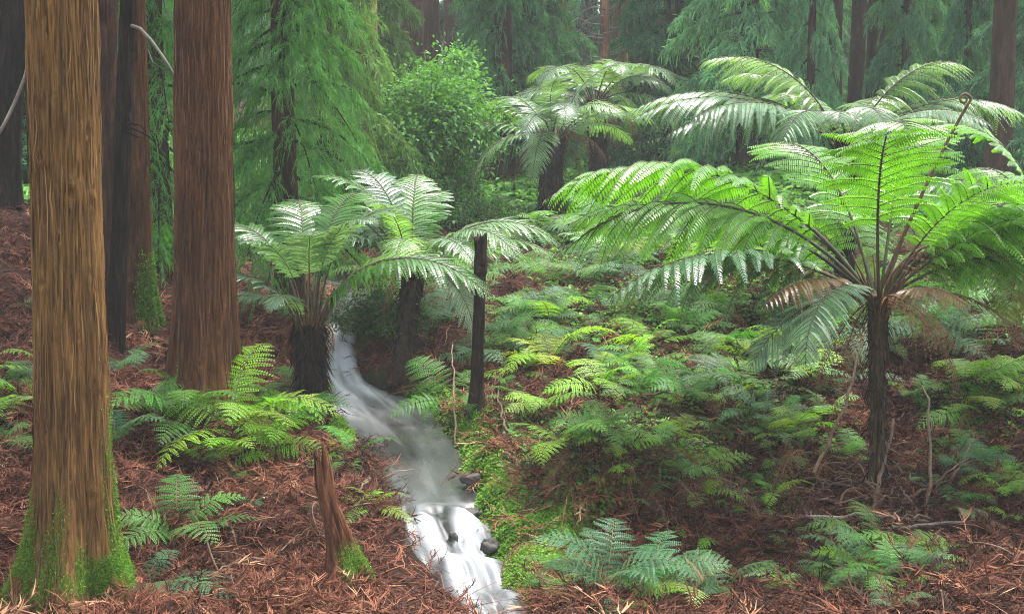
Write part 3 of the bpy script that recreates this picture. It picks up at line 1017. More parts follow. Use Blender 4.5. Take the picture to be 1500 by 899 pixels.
def tree_fern(label, base, Y, top, topY, r0, r1, mat, fronds, seed, skirt=0, lib=TF, stubs=26, shag=500, group='tree ferns', flare=.4, stub_len=.22):
    root = root_at('tree_fern', base[0], base[1], Y, .05)
    tag(root, label, 'tree fern', group)
    t = rel(root, top[0], top[1], topY or root.location.y)
    fern_trunk(root, t, r0, r1, mat, seed, stubs, skirt, shag=shag, flare=flare, stub_len=stub_len)
    rr = random.Random(seed)
    for i, (kind, az, L, pit, roll, colr) in enumerate(fronds):
        o = (t[0] + math.cos(R(az)) * r1 * .6, t[1] + math.sin(R(az)) * r1 * .6, t[2] - .03)
        if kind == 'dead':
            place_frond(root, DF[i % 3], o, az, L, pit, roll, colr, 'dead_frond')
        else:
            place_frond(root, lib[kind, i % 2], o, az, L, pit, roll, colr)
    return root, t


def auto_fronds(seed, n, L, cols, kinds=('up', 'arch', 'out', 'droop'), wts=(2, 4, 4, 2)):
    rr = random.Random(seed)
    out = []
    for i in range(n):
        k = rr.choices(kinds, wts)[0]
        out.append((k, i * 137.5 + rr.uniform(-18, 18), L * rr.uniform(.85, 1.12), rr.uniform(-8, 8), rr.uniform(-16, 16), rr.choice(cols)))
    return out


# E: the lacy one at the right
E, et = tree_fern('tall tree fern at right with a slim brown trunk and bright arching fronds', (1285, 728), None, (1287, 432), None, .046, .07, M_ETRUNK, [
    ('up', 262, 2.05, 0, 6, BRIGHT), ('arch', 186, 2.75, 4, 22, BRIGHT), ('arch', 168, 2.5, -6, -10, BRIGHT), ('out', 203, 2.15, -4, 24, SILV_GLARE), ('droop', 226, 1.35, 8, 10, SILV_GLARE),
    ('droop', 205, 1.2, -5, -15, SILV_GLARE), ('out', 172, 1.15, 0, 8, (.13, .075, .03)), ('out', 218, 1.15, -6, 10, (.16, .085, .035)), ('out', 300, .8, -6, 0, (.15, .08, .03)), ('out', 178, 2.4, 6, 20, BRIGHT), ('out', 30, 2.0, 0, 0, BRIGHT), ('out', 350, 2.0, 8, -20, BRIGHT), ('out', 125, 2.0, 4, 0, BRIGHT), ('out', 8, 2.3, 10, -15, BRIGHT), ('arch', 22, 2.3, -2, 0, BRIGHT),
    ('arch', 345, 1.9, 4, -20, BRIGHT), ('up', 60, 2.0, -6, 0, BRIGHT), ('up', 118, 2.0, -10, 0, BRIGHT), ('arch', 95, 2.1, -8, 0, BRIGHT), 
    ('out', 150, 1.9, -8, 0, BRIGHT), ('out', 18, 1.9, -10, 0, BRIGHT), ('out', 40, 1.9, -6, 0, BRIGHT), ('dead', 352, 1.1, 40, 10, (.12, .05, .025)), ('dead', 8, 1.2, 45, -10, (.12, .05, .025)), ('dead', 20, 1.0, 50, 0, (.14, .06, .03)), ('dead', 330, .9, 5, 0, (.14, .06, .03)), ('up', 300, 1.6, -4, -20, BRIGHT)], 51, 3, CF, 30, 450, flare=.4, stub_len=.3)
# crozier
acc = Acc()
u = np.linspace(0, 1, 40)
c0, c1, c2 = Vector(et), Vector(rel(E, 1370, 230, 9.9)), Vector(rel(E, 1420, 150, 9.9))
Q = [np.array(c0) * (1 - a) ** 2 + 2 * np.array(c1) * a * (1 - a) + np.array(c2) * a ** 2 for a in u]
sp = np.linspace(0, 2.6 * PI, 40)
cen = np.array(c2) + np.array([-.035, 0, .02])
for a in sp[1:]:
    rad = .045 * (1 - a / (3.2 * PI))
    Q.append(cen + np.array([math.cos(a - .3), 0.15 * math.sin(a), math.sin(a - .3)]) * rad)
tube(acc, np.array(Q), np.concatenate([np.linspace(.016, .010, 40), np.linspace(.010, .007, 39)]), 8)
link('fiddlehead', acc.mesh('fiddlehead', [M_STUB]), E)

tree_fern('small tree fern with a stout shaggy trunk on the left bank of the stream', (457, 596), 11.8, (452, 472), 11.8, .115, .125, M_FTRUNK, [
    ('arch', 178, 1.25, 6, 14, TEAL), ('arch', 200, 1.0, 0, 0, TEAL), ('arch', 336, 1.95, 2, 6, MID), ('arch', 352, 1.75, 8, 14, BRIGHT), ('tall', 60, 1.6, 0, 0, MID), ('tall', 110, 1.5, 0, 0, MID),
    ('tall', 20, 1.45, 0, 0, SILV_GLARE), ('tall', 330, 1.35, 4, 0, SILV_GLARE), ('tall', 150, 1.3, -4, 0, MID), ('tall', 230, 1.1, 4, 0, SILV_GLARE), ('arch', 250, .85, 10, 0, SILV_GLARE), ('tall', 290, 1.2, 6, 0, SILV_GLARE),
    ('tall', 80, 1.35, -12, 0, BRIGHT), ('out', 215, .8, 20, 0, TEAL)], 61, 3, TF, 44, 1500, flare=.3, stub_len=.3)
tree_fern('spreading silvery tree fern behind the pool and the slender black trunk', (586, 560), 13.3, (604, 398), 13.8, .08, .13, M_FTRUNK,
          [('arch', 352, 1.7, 2, 10, PALE), ('arch', 326, 1.55, 2, 0, PALE), ('out', 338, 1.5, 10, 0, PALE), ('arch', 176, 1.75, 8, 0, SILV_GLARE), ('arch', 194, 1.5, 0, 0, SILV_GLARE), ('arch', 150, 1.7, 8, 0, PALE),
           ('up', 125, 1.6, 0, 0, SILV_GLARE), ('up', 96, 1.5, 0, 0, PALE), ('up', 70, 1.35, -6, 0, MID), ('arch', 270, 1.25, 4, 0, PALE), ('arch', 300, 1.3, 2, 0, SILV_GLARE), ('arch', 216, 1.3, 2, 0, SILV_GLARE), ('up', 240, 1.2, 2, 0, PALE),
           ('out', 12, 1.4, 0, 0, MID), ('droop', 310, 1.2, 0, 0, SILV_GLARE), ('droop', 200, 1.1, 0, 0, TEAL), ('up', 180, 1.5, 4, 0, MID), ('arch', 60, 1.2, -6, 0, MID)], 62, 4, TF, 24, 500)
tree_fern('umbrella shaped tree fern with a dark bushy trunk in the upper middle', (806, 312), 21, (808, 200), 21, .17, .18, M_FTRUNK,
          auto_fronds(72, 17, 1.65, [SILV_GLARE, PALE, PALE], wts=(2, 7, 4, 2)), 63, 8, TF, 24, 1500)
tree_fern('pale tree fern farthest back above the umbrella shaped one', (880, 270), 24.5, (872, 146), 24.5, .16, .16, M_FTRUNK,
          auto_fronds(73, 15, 1.85, [SILV_GLARE, SILV_GLARE, PALE], wts=(2, 6, 5, 2)), 64, 8, TF, 20, 500)
tree_fern('wide silvery tree fern behind the bright arching one', (1240, 360), 14.6, (1240, 208), 14.6, .1, .11, M_FTRUNK, [
    ('out', 178, 2.3, -2, 6, SILV_GLARE), ('out', 192, 2.0, -6, 0, SILV_GLARE), ('out', 165, 2.35, 0, 0, SILV_GLARE), ('out', 205, 1.9, 0, 0, SILV_GLARE), ('arch', 230, 1.6, -12, 0, SILV_GLARE), ('out', 150, 2.0, 2, 0, SILV_GLARE),
    ('out', 2, 2.0, 0, 0, SILV_GLARE), ('out', 20, 1.9, 2, 0, SILV_GLARE), ('arch', 345, 1.5, -10, 0, SILV_GLARE), ('out', 320, 1.6, 0, 0, SILV_GLARE), ('arch', 270, 1.4, -6, 0, SILV_GLARE), ('arch', 60, 1.8, -8, 0, PALE),
    ('arch', 112, 1.9, -6, 0, PALE), ('arch', 166, 1.9, 14, -14, (.13, .27, .04)), ('arch', 20, 1.8, 14, 14, (.13, .27, .04)), ('arch', 150, 1.7, 10, 0, (.11, .24, .05)), ('out', 250, 1.3, 4, 0, SILV_GLARE)], 65, 3, CF, 20, 400)
tree_fern('tree fern cut by the right edge of the view', (1545, 520), 11.6, (1540, 345), 11.6, .08, .1, M_FTRUNK, [
    ('arch', 176, 1.3, 4, 0, SILV_GLARE), ('out', 190, 1.0, 20, 0, SILV_GLARE), ('arch', 215, 1.2, 0, 0, BRIGHT), ('droop', 200, 1.1, -10, 0, BRIGHT), ('up', 160, 1.5, 0, 0, BRIGHT), ('arch', 110, 1.6, 0, 0, BRIGHT),
    ('arch', 10, 1.7, 0, 0, BRIGHT), ('arch', 300, 1.5, 0, 0, SILV_GLARE), ('arch', 60, 1.7, 0, 0, BRIGHT), ('droop', 230, 1.1, -20, 0, (.11, .13, .02))], 66, 4, CF, 20, 400)

# ================================================================== ground ferns
LM = [('broken stump', 500, 760), ('slender black trunk', 700, 500), ('golden brown trunk', 110, 640), ('thick red trunk', 300, 480), ('lower waterfall', 650, 760), ('stream pool', 575, 630),
      ('bright arching tree fern', 1285, 600), ('shaggy fern trunk', 455, 530), ('umbrella shaped tree fern', 808, 270), ('wide silvery tree fern', 1180, 260), ('right edge', 1490, 520), ('bottom edge', 1000, 890)]
AUTO = []


def auto_label(o, noun, px, py, cat, group):
    b = min(LM, key=lambda q: (q[1] - px) ** 2 + ((q[2] - py) * 1.2) ** 2)
    dx, dy = px - b[1], py - b[2]
    if b[0] == 'right edge':
        w = 'near the right edge'
    elif b[0] == 'bottom edge':
        w = 'near the middle of the bottom edge'
    else:
        a = math.degrees(math.atan2(-dy, dx)) % 360
        w = ['right of', 'above and right of', 'above', 'above and left of', 'left of', 'below and left of', 'below', 'below and right of'][int((a + 22.5) // 45) % 8] + ' the ' + b[0]
    AUTO.append((f'{noun} {w}', math.hypot(dx, dy), o, cat, group))


def finish_labels():
    by = {}
    for a in AUTO:
        by.setdefault(a[0], []).append(a)
    od = ['closest', 'second closest', 'third closest', 'fourth closest', 'fifth closest', 'sixth closest', 'seventh closest', 'eighth closest', 'ninth closest', 'tenth closest'] + [w + ' closest' for w in 'eleventh twelfth thirteenth fourteenth fifteenth sixteenth seventeenth eighteenth nineteenth twentieth'.split()]
    for k, v in by.items():
        v.sort(key=lambda q: q[1])
        for i, (_, _, o, cat, group) in enumerate(v):
            tag(o, k if len(v) == 1 else f'{k}, {od[min(i, 19)]}', cat, group)


GNAME = {TEAL: 'bluish green', MID: 'mid green', LIME: 'lime green', YLIME: 'yellow green', SILV_GLARE: 'silvery green', PALE: 'pale green', BRIGHT: 'vivid green'}
GF_LIST = [  # photo x, y of the foot, spread in photo px, tint, fronds
    (205, 612, 85, MID, 8), (28, 575, 70, TEAL, 6), (12, 650, 60, MID, 6), (275, 632, 105, MID, 9), (345, 640, 120, LIME, 10), (380, 668, 90, LIME, 8), (425, 600, 85, MID, 8), (455, 622, 70, MID, 7),
    (350, 702, 36, MID, 4), (378, 740, 26, TEAL, 3), (185, 548, 62, TEAL, 6), (262, 800, 105, MID, 7), (545, 748, 55, LIME, 6), (520, 672, 62, MID, 5), (462, 742, 40, TEAL, 3),
    (655, 590, 75, MID, 6), (690, 540, 70, TEAL, 6), (650, 480, 70, TEAL, 7), (620, 470, 60, TEAL, 6), (765, 548, 60, LIME, 6), (805, 540, 95, YLIME, 9), (790, 612, 70, LIME, 7), (835, 505, 62, MID, 7),
    (780, 475, 65, MID, 7), (850, 478, 60, MID, 6), (735, 505, 60, MID, 6), (745, 455, 55, MID, 6), (865, 592, 55, LIME, 5), (835, 668, 95, LIME, 9), (885, 650, 85, MID, 8), 
    (895, 770, 62, MID, 5), (935, 690, 62, LIME, 6), (955, 725, 55, MID, 5), (950, 510, 72, LIME, 8), (1005, 490, 65, MID, 7), (1060, 520, 62, MID, 7), (1100, 535, 70, LIME, 8),
    (1090, 575, 60, MID, 7), (1155, 545, 60, MID, 7), (1010, 590, 70, MID, 8), (1110, 620, 85, TEAL, 6), (990, 650, 62, LIME, 6), (1000, 610, 55, LIME, 5), (1062, 755, 45, MID, 4), (1135, 715, 42, MID, 4),
    (1050, 805, 50, LIME, 4), (885, 870, 130, TEAL, 11), (965, 868, 105, TEAL, 9), (820, 852, 80, MID, 7), (1055, 880, 95, TEAL, 7), (1275, 808, 90, MID, 8), (1300, 860, 80, MID, 8), (1245, 838, 80, TEAL, 7),
    (1355, 848, 70, MID, 6), (1310, 893, 55, TEAL, 5), (1430, 570, 95, LIME, 8), (1480, 580, 70, LIME, 7), (1450, 610, 60, MID, 6), (1400, 665, 42, MID, 5), (1480, 700, 52, LIME, 5), (1482, 768, 42, LIME, 5),
    (1240, 668, 40, MID, 4), (1355, 505, 105, TEAL, 11), (1225, 560, 95, SILV_GLARE, 9), (1190, 510, 85, SILV_GLARE, 8), (1390, 480, 90, SILV_GLARE, 8), (1450, 490, 90, MID, 8), (1490, 455, 90, SILV_GLARE, 8), (870, 415, 85, SILV_GLARE, 9),
    (915, 400, 80, SILV_GLARE, 9), (950, 375, 85, SILV_GLARE, 9), (845, 350, 75, PALE, 8), (885, 340, 75, PALE, 8), (765, 390, 70, MID, 8), (805, 415, 65, MID, 7), (745, 365, 62, PALE, 8), (785, 345, 70, PALE, 8),
    (725, 320, 60, PALE, 8), (985, 340, 65, PALE, 8), (960, 232, 60, SILV_GLARE, 8), (1020, 250, 55, PALE, 7), (1120, 480, 60, MID, 7), (1040, 470, 60, MID, 7), (980, 450, 60, MID, 7), (920, 460, 55, LIME, 7),
    (905, 550, 50, MID, 6), (960, 570, 55, MID, 6), (1060, 640, 55, MID, 6), (1160, 640, 45, MID, 5), (1180, 590, 60, MID, 6), (1340, 590, 60, MID, 6), (1380, 620, 50, MID, 5), (745, 580, 45, MID, 5),
    (250, 350, 60, MID, 7), (235, 330, 55, MID, 6), (465, 250, 45, PALE, 6), (60, 470, 55, TEAL, 5), (760, 700, 42, MID, 5), 
    (560, 400, 60, MID, 7), (640, 425, 60, MID, 7), (690, 410, 60, MID, 7), (1420, 420, 70, BRIGHT, 8), (1340, 430, 70, BRIGHT, 8), (1180, 420, 75, MID, 8), (1090, 400, 75, BRIGHT, 8), (1020, 400, 70, BRIGHT, 8),
    (1430, 520, 70, TEAL, 7), (1300, 520, 60, MID, 6), (1250, 490, 70, TEAL, 7), (700, 600, 40, MID, 5), (1150, 850, 60, TEAL, 5), (1180, 790, 45, MID, 4), (940, 800, 45, MID, 5), (990, 770, 40, LIME, 4),
    (340, 545, 45, MID, 5), (385, 590, 50, MID, 6), (480, 700, 40, MID, 4), (300, 690, 45, MID, 4), (440, 560, 45, TEAL, 5), (1420, 745, 38, LIME, 4), (1345, 700, 40, MID, 4)]
rr = random.Random(78)
for k in range(120):
    if k >= 78:
        cx, cy, sx, sy = rr.choice([(1000, 690, 130, 60), (1120, 720, 90, 50), (1400, 720, 80, 60), (1180, 640, 80, 40), (1080, 830, 150, 40), (1330, 820, 130, 50)])
    elif k < 46:
        cx, cy, sx, sy = rr.choice([(870, 620, 90, 70), (980, 560, 110, 60), (1100, 580, 90, 60), (800, 500, 60, 40), (930, 420, 110, 40), (1200, 500, 90, 50), (1420, 560, 70, 70), (860, 700, 70, 50), (1300, 440, 120, 30)])
    else:
        cx, cy, sx, sy = rr.choice([(1300, 850, 130, 30), (1000, 860, 120, 25), (1450, 700, 40, 60), (300, 640, 90, 30), (760, 400, 80, 40), (60, 600, 50, 50), (1100, 330, 200, 30), (620, 440, 50, 30), (900, 330, 120, 30)])
    px, py = rr.gauss(cx, sx * .8), rr.gauss(cy, sy * .8)
    if not (-10 < px < 1510 and 280 < py < 895) or (430 < px < 850 and py > 590) or (430 < px < 760 and py > 420):
        continue
    GF_LIST.append((round(px), round(py), rr.randint(48, 88) if k < 78 else rr.randint(34, 66), rr.choice([MID, MID, LIME, PALE, LIME, TEAL]), rr.randint(5, 8)))
rr = random.Random(77)
gl = hit([g[0] for g in GF_LIST], [g[1] for g in GF_LIST])
for (px, py, sp, colr, nf), p in zip(GF_LIST, gl):
    root = bpy.data.objects.new('fern', None)
    root.empty_display_size = .1
    COL.objects.link(root)
    root.location = (p[0], p[1], p[2] - .01)
    L = sp * (1.5 if px < 740 else 1.33) * p[1] / FPX
    tilt = 0
    for i in range(nf):
        az = i * 137.5 + rr.uniform(-30, 30) + px
        c = tuple(v * rr.uniform(.8, 1.25) for v in colr)
        place_frond(root, GF[rr.choice(['arch', 'arch', 'out']), rr.randrange(4)], (0, 0, 0), az, L * rr.uniform(.65, 1.1), rr.uniform(-10, 22), rr.uniform(-25, 25), c, wide=rr.uniform(.85, 1.2))
    for i in range(rr.choice([1, 2, 3, 3]) if sp > 44 else 0):
        place_frond(root, DF[rr.randrange(3)], (0, 0, .01), rr.uniform(0, 360), L * rr.uniform(.7, 1.0), rr.uniform(-15, 10), rr.uniform(-40, 40), (.13, .055, .03), 'dead_frond')
    size = 'large ' if sp >= 90 else ('small ' if sp <= 45 else '')
    auto_label(root, f'{size}{GNAME[colr]} fern', px, py - 20, 'fern', 'ferns growing on the forest floor')
# fern with single fronds laid across the mossy foot of the golden trunk
p = hit1(212, 872)
root = bpy.data.objects.new('fern', None)
COL.objects.link(root)
root.location = p
tag(root, 'bluish green fern with a frond laid across the mossy foot of the golden trunk', 'fern', 'ferns growing on the forest floor')
for kind, az, L, pit, roll in [('arch', 186, .62, -8, 10), ('out', 338, .72, 8, 0), ('arch', 255, .42, 0, 0), ('out', 15, .6, 10, 0), ('arch', 310, .5, -10, 0), ('arch', 60, .45, 0, 0)]:
    place_frond(root, GF[kind, int(az) % 4], (0, 0, 0), az, L, pit, roll, TEAL)

# ================================================================== conifers behind
CR = [conifer_crown('crown', 0.0, 6.0, 1.7, 48, 36, 22, w, .13, 90 + k, droop=.5) for k, w in enumerate((.0095, .0105, .010))]
CRN = conifer_crown('crown', 0.0, 3.6, 1.5, 50, 36, 26, .0048, .09, 97, droop=.55, top=.6)
TRK = []
for k in range(3):
    pts = [(0, 0, 0, .2), (.03 * (k - 1), .02, 3, .175), (-.04 * (k - 1), 0, 6, .15), (.05, .02, 13, .08)]
    TRK.append(trunk_mesh('trunk', M_BARK_BACK, pts, 60, 32, .018, 7, .5, .5, .4, 5, 33 + k)[0])
BGREEN = (.075, .20, .085)
BLUE = (.085, .22, .135)
DTEAL = (.035, .115, .065)
YGR = (.10, .20, .06)


def back_conifer(label, px, Y, cs, col_, variant=0, ts=1.0, cz=.2, group='conifers standing behind the ferns', mat=None, crown=True, rot=0, mesh=None, wide=None):
    p = at(px, 200, Y)
    root = bpy.data.objects.new('conifer_tree', None)
    COL.objects.link(root)
    root.location = (p.x, p.y, float(gh(p.x, p.y)) - .08)
    tag(root, label, 'tree', group)
    t = link('trunk', TRK[variant % 3], root, rot=(0, 0, rot), scale=(ts, ts, 1))
    if mat:
        t.material_slots[0].link = 'OBJECT'
        t.material_slots[0].material = mat
    if crown:
        w = wide or cs
        link('crown', mesh or CR[variant % 3], root, (0, 0, cz), (0, 0, rot * 2 + px), (w, w, cs), col_)
    return root


# leafy ones
back_conifer('bright green feathery conifer right of the thick red trunk', 418, 14.6, .95, (.075, .21, .055), 0, .62, 1.0, mesh=CRN, rot=.5, wide=.68)
back_conifer('green feathery conifer showing between the left trunks', 232, 16.5, .9, (.05, .16, .045), 1, .6, .9, mesh=CRN, rot=1.5, wide=.7)
back_conifer('yellowish feathery conifer above the bright green one', 478, 20.5, 1.0, YGR, 0, .85, .9, rot=.2, wide=.75)
back_conifer('yellowish green conifer left of the leafy shrub', 540, 25, 1.0, (.06, .13, .04), 2, 1.0, 1.0, rot=.9, wide=.7)
back_conifer('dusky conifer spreading behind the leafy shrub top right', 738, 27, 1.1, BGREEN, 1, .9, .6, rot=2.2, wide=.75)
back_conifer('soft green conifer left of the pale back tree fern', 775, 29, 1.1, BGREEN, 2, .9, .5, rot=.4)
back_conifer('deep teal conifer right of the pale back tree fern', 985, 28, 1.1, DTEAL, 0, .9, .1, rot=1.1)
back_conifer('large pale bluish conifer at upper centre right', 1095, 25.5, 1.15, (.12, .29, .18), 1, .9, -.2, rot=.3, wide=1.05)
back_conifer('bluish conifer right of the large pale one', 1175, 29, 1.1, BLUE, 2, .9, .0, rot=2.5)
back_conifer('teal conifer glimpsed behind the right trunk group', 1310, 28.5, 1.1, (.06, .17, .10), 0, .9, .3, rot=.8, wide=.6)
back_conifer('mid green conifer behind the uppermost fern fronds', 1365, 27, 1.1, BGREEN, 1, .9, -.1, rot=1.9, wide=.95)
back_conifer('blue green conifer in the top right corner', 1530, 22.5, .9, BLUE, 2, .8, .0, rot=.1)
back_conifer('shadowy conifer at the far left behind the golden trunk', 25, 20, .9, DTEAL, 0, .8, -.1, rot=.7)
back_conifer('dim conifer deep between thick red trunk and golden trunk', 110, 22, 1.0, DTEAL, 1, .8, .2, rot=.9)
back_conifer('low conifer bough behind the umbrella tree fern', 745, 33, 1.0, DTEAL, 1, .8, .2, rot=.9)
back_conifer('dark conifer far behind at the right', 1410, 31, 1.1, DTEAL, 2, .9, .3, rot=.9)
back_conifer('narrow pale bough conifer between the large pale one and the right trunks', 1185, 24.5, 1.0, (.10, .25, .16), 1, .35, .5, rot=1.3, wide=.42)
back_conifer('narrow drooping conifer right of the right trunk group', 1322, 24.8, 1.0, (.085, .22, .12), 2, .35, .2, rot=2.0, wide=.5)
back_conifer('wispy conifer sapling left of the stout dark trunk', 1412, 23.5, .9, (.07, .2, .11), 0, .3, .0, rot=.4, wide=.42)
# bare lower trunks
for px, Y, ts, mat, lab in [
        (541, 23.5, .85, M_BARK_PALE, 'reddish trunk at the left edge of the leafy shrub'), (456, 24, .6, M_BARK_PALE, 'narrow orange brown trunk tip above the bright green conifer'),
        (606, 31, 1.2, M_BARK_BACK, 'broad dark trunk above the leafy shrub, left of its pair'), (632, 32, 1.1, M_BARK_BACK, 'broad dark trunk above the leafy shrub, right of its pair'),
        (660, 36, 1.0, M_BARK_BACK, 'dim trunk just right of the dark pair'), (830, 30, .45, M_BARK_PALE, 'thin pale trunk above the umbrella tree fern'),
        (884, 27.5, .5, M_BARK_PALE, 'thin orange trunk above the back tree fern'), (906, 30, .9, M_BARK_PALE, 'broad tan trunk right of the thin orange one'),
        (925, 31, .9, M_BARK_BACK, 'brown trunk tucked right of the broad tan one'), (945, 34, .9, M_BARK_BACK, 'dusky trunk left of the deep teal conifer'),
        (1217, 25.5, .95, M_BARK_BACK, 'dark trunk at the left end of the right trunk group'), (1250, 26.5, .75, M_BARK_BACK, 'dark trunk in the middle of the right trunk group'),
        (1280, 26, .85, M_BARK_BACK, 'dark trunk at the right end of the right trunk group'), (1385, 31, 1.1, M_BARK_BACK, 'dark trunk behind the mid green conifer'),
        (1427, 24.5, .8, M_BARK_BACK, 'slim dark trunk left of the stout one near the top right corner'), (1466, 21.5, .95, M_BARK_BACK, 'stout dark trunk beside the top right corner conifer'),
        (1120, 34, 1.1, M_BARK_BACK, 'trunk glimpsed behind the large pale bluish conifer'), (760, 36, 1.0, M_BARK_BACK, 'trunk glimpsed behind the soft green conifer'),
        (575, 38, 1.1, M_BARK_BACK, 'faint trunk left of the dark pair'), (1010, 36, 1.1, M_BARK_BACK, 'faint trunk behind the deep teal conifer')]:
    back_conifer(lab, px, Y, 1, None, int(px), ts, group='bare trunks at the back of the clearing', mat=mat, crown=False, rot=px * .1)
# the far wood: trees one can barely tell apart
rr = random.Random(4)
for k in range(70):
    px = -150 + 1800 * ((k * .618034) % 1.0)
    Y = 38 + 34 * rr.random()
    back_conifer('dim conifer far back in the misty wood', px, Y, 1.3, rr.choice([DTEAL, BGREEN, DTEAL]), k, rr.uniform(.9, 1.5), rr.uniform(.6, 2.2), group='dim conifers far back in the misty wood', crown=(k % 2 != 0), rot=k)

# dead twigs by the thin trunks in the back
acc = Acc()
bo = [o for o in bpy.data.objects if o.get('label', '').startswith('thin orange trunk')][0]
rr = random.Random(9)
for k in range(15):
    y0 = rr.uniform(5, 100)
    s_ = rr.choice([-1, 1])
    l = rr.uniform(18, 60)
    dz = rr.uniform(-14, 8)
    a, b, c, d = at(884, y0, 27.4), at(884 + s_ * l * .4, y0 + dz * .2, 27.4 + rr.uniform(-.3, .3)), at(884 + s_ * l * .75, y0 + dz, 27.3 + rr.uniform(-.5, .5)), at(884 + s_ * l, y0 + dz + rr.uniform(0, 16), 27.2 + rr.uniform(-.7, .7))
    tube(acc, np.array([(q - bo.location)[:] for q in (a, b, c, d)]), [.014, .011, .008, .004], 5)
link('dead_branch', acc.mesh('dead_branch', [M_PALE]), bo)


# ================================================================== broad-leaved shrubs
def shrub(name, label, px, py, Y, w, h, nleaf, ls, col_, seed, group=None, nclump=46):
    root = bpy.data.objects.new(name, None)
    COL.objects.link(root)
    p = at(px, py, Y)
    root.location = (p.x, p.y, float(gh(p.x, p.y)) - .03)
    tag(root, label, 'shrub', group)
    r = np.random.default_rng(seed)
    # clump centres in an uneven body
    th = r.uniform(0, 2 * PI, nclump)
    zz = r.uniform(.05, 1, nclump) ** .8
    rad = w * (.35 + .65 * np.sin(PI * np.clip(zz * .85 + .12, 0, 1))) * np.sqrt(r.random(nclump)) * r.uniform(.45, 1.3, nclump)
    Cc = np.stack([rad * np.cos(th), rad * np.sin(th), zz * h * (1 - .25 * (rad / w) ** 2)], 1)
    acc = Acc()
    for c in Cc:
        P = np.stack([[r.normal(0, .04), r.normal(0, .04), 0], c * [.45, .45, .55] + r.normal(0, .05, 3), c])
        tube(acc, path_eval([(*q, .01) for q in P], 8)[:, :3], np.linspace(.014, .004, 8), 5)
    link('stem', acc.mesh('stem', [M_DSTEM]), root)
    k = r.integers(0, nclump, nleaf)
    off = r.normal(0, 1, (nleaf, 3)) * np.array([.17, .17, .14]) * min(1.15, w / .9) * r.uniform(.6, 1.5, nclump)[k][:, None]
    C0 = Cc[k] + off
    C0[:, 2] = np.maximum(C0[:, 2], .02)
    d = norm(off + r.normal(0, .12, (nleaf, 3)) + [0, 0, .05])
    sd_ = norm(np.cross(d, r.normal(0, .5, (nleaf, 3)) + [0, 0, 1]))
    l = ls * r.uniform(.6, 1.3, nleaf)
    P = np.stack([C0, C0 + d * (l * .45)[:, None], C0 + d * l[:, None] - np.array([0, 0, .25]) * l[:, None]], 1)
    acc = Acc()
    strips(acc, P, sd_, np.stack([l * .1, l * .3, l * .04], 1))
    link('foliage', acc.mesh('foliage', [M_LEAF]), root, color=col_)
    return root


shrub('leafy_shrub', 'tall leafy green shrub left of the umbrella shaped tree fern', 622, 290, 21.5, 1.3, 2.3, 13000, .08, (.08, .22, .045), 1, nclump=55)
shrub('leafy_shrub', 'paler leafy shrub growing out of the top of the tall shrub', 672, 290, 22.5, .7, 2.6, 4000, .08, (.09, .24, .06), 2)
shrub('leafy_shrub', 'low leafy shrub at the left foot of the tall shrub', 545, 320, 21, .55, 1.2, 3000, .07, (.05, .15, .03), 3)
shrub('low_shrub', 'low dusky undergrowth bush below the wide silvery fronds', 1050, 270, 19.5, .8, .55, 4500, .04, (.045, .085, .03), 4)
shrub('low_shrub', 'low dusky bush right of the umbrella tree fern trunk', 930, 290, 20, .7, .5, 4000, .04, (.05, .09, .03), 5)
shrub('low_shrub', 'grey green bush between silvery fronds and bright fern', 1130, 265, 18.5, .6, .5, 3000, .04, (.055, .09, .045), 6)
shrub('low_shrub', 'small bush at the foot of the umbrella tree fern', 720, 300, 20.5, .55, .5, 2600, .045, (.04, .11, .03), 7)
shrub('low_shrub', 'dense dark bush overhanging the upper stream', 556, 485, 14.0, .48, .42, 7000, .03, (.03, .075, .02), 8)
shrub('broad_leaved_plant', 'bright broad leaved plant seen between the left trunks', 240, 405, 16, .28, .5, 420, .12, (.06, .2, .012), 9, nclump=14)
shrub('low_shrub', 'leafy undergrowth behind the bright conifer at left', 400, 330, 19, .9, .7, 4000, .05, (.045, .13, .03), 10)
shrub('low_shrub', 'leafy undergrowth between the left trunks', 250, 330, 20, .9, .8, 4000, .05, (.045, .13, .03), 12)

# ================================================================== forest floor cover
r = np.random.default_rng(8)


def scatter(n, x0=-250, x1=1750, y0=270, y1=1000, pw=1.0):
    px = r.uniform(x0, x1, n)
    py = y0 + (y1 - y0) * r.random(n) ** pw
    p = hit(px, py)
    ok = ~np.isnan(p[:, 0])
    return p[ok], px[ok], py[ok]


def off_water(p, gap=.03):
    D, I = stream_near(p[:, 0], p[:, 1])
    return D > STREAM[I, 3] + gap


# twig sprigs of the conifers, dry and red: a dozen patterns merged many times
SPR = []
for k in range(12):
    q = np.random.default_rng(200 + k)
    bend = q.normal(0, 1.2)
    u = np.linspace(0, 1, 6)
    ang = bend * u
    cx, cy = np.concatenate([[0], np.cumsum(np.cos(ang[:-1]))]) / 5, np.concatenate([[0], np.cumsum(np.sin(ang[:-1]))]) / 5
    C3 = np.stack([cx, cy, .12 * np.sin(PI * u) * q.uniform(.3, 1.6)], 1)
    Ps, Ws = [np.stack([C3[0], C3[2], C3[5]])], [[.016, .014, .006]]
    for j in range(15):
        t = q.uniform(.08, .95)
        b = np.array([np.interp(t, u, C3[:, i]) for i in range(3)])
        a = np.interp(t, u, ang) + (1 if j % 2 else -1) * q.uniform(.35, .8)
        l = q.uniform(.14, .36)
        d = np.array([math.cos(a), math.sin(a), q.normal(.12, .22)])
        cv = np.array([math.cos(a + .8), math.sin(a + .8), -.2]) * l * q.uniform(-.3, .5)
        Ps.append(np.stack([b, b + d * l * .5, b + d * l + cv]))
        Ws.append([.013, .011, .003])
    SPR.append((np.array(Ps), np.array(Ws)))


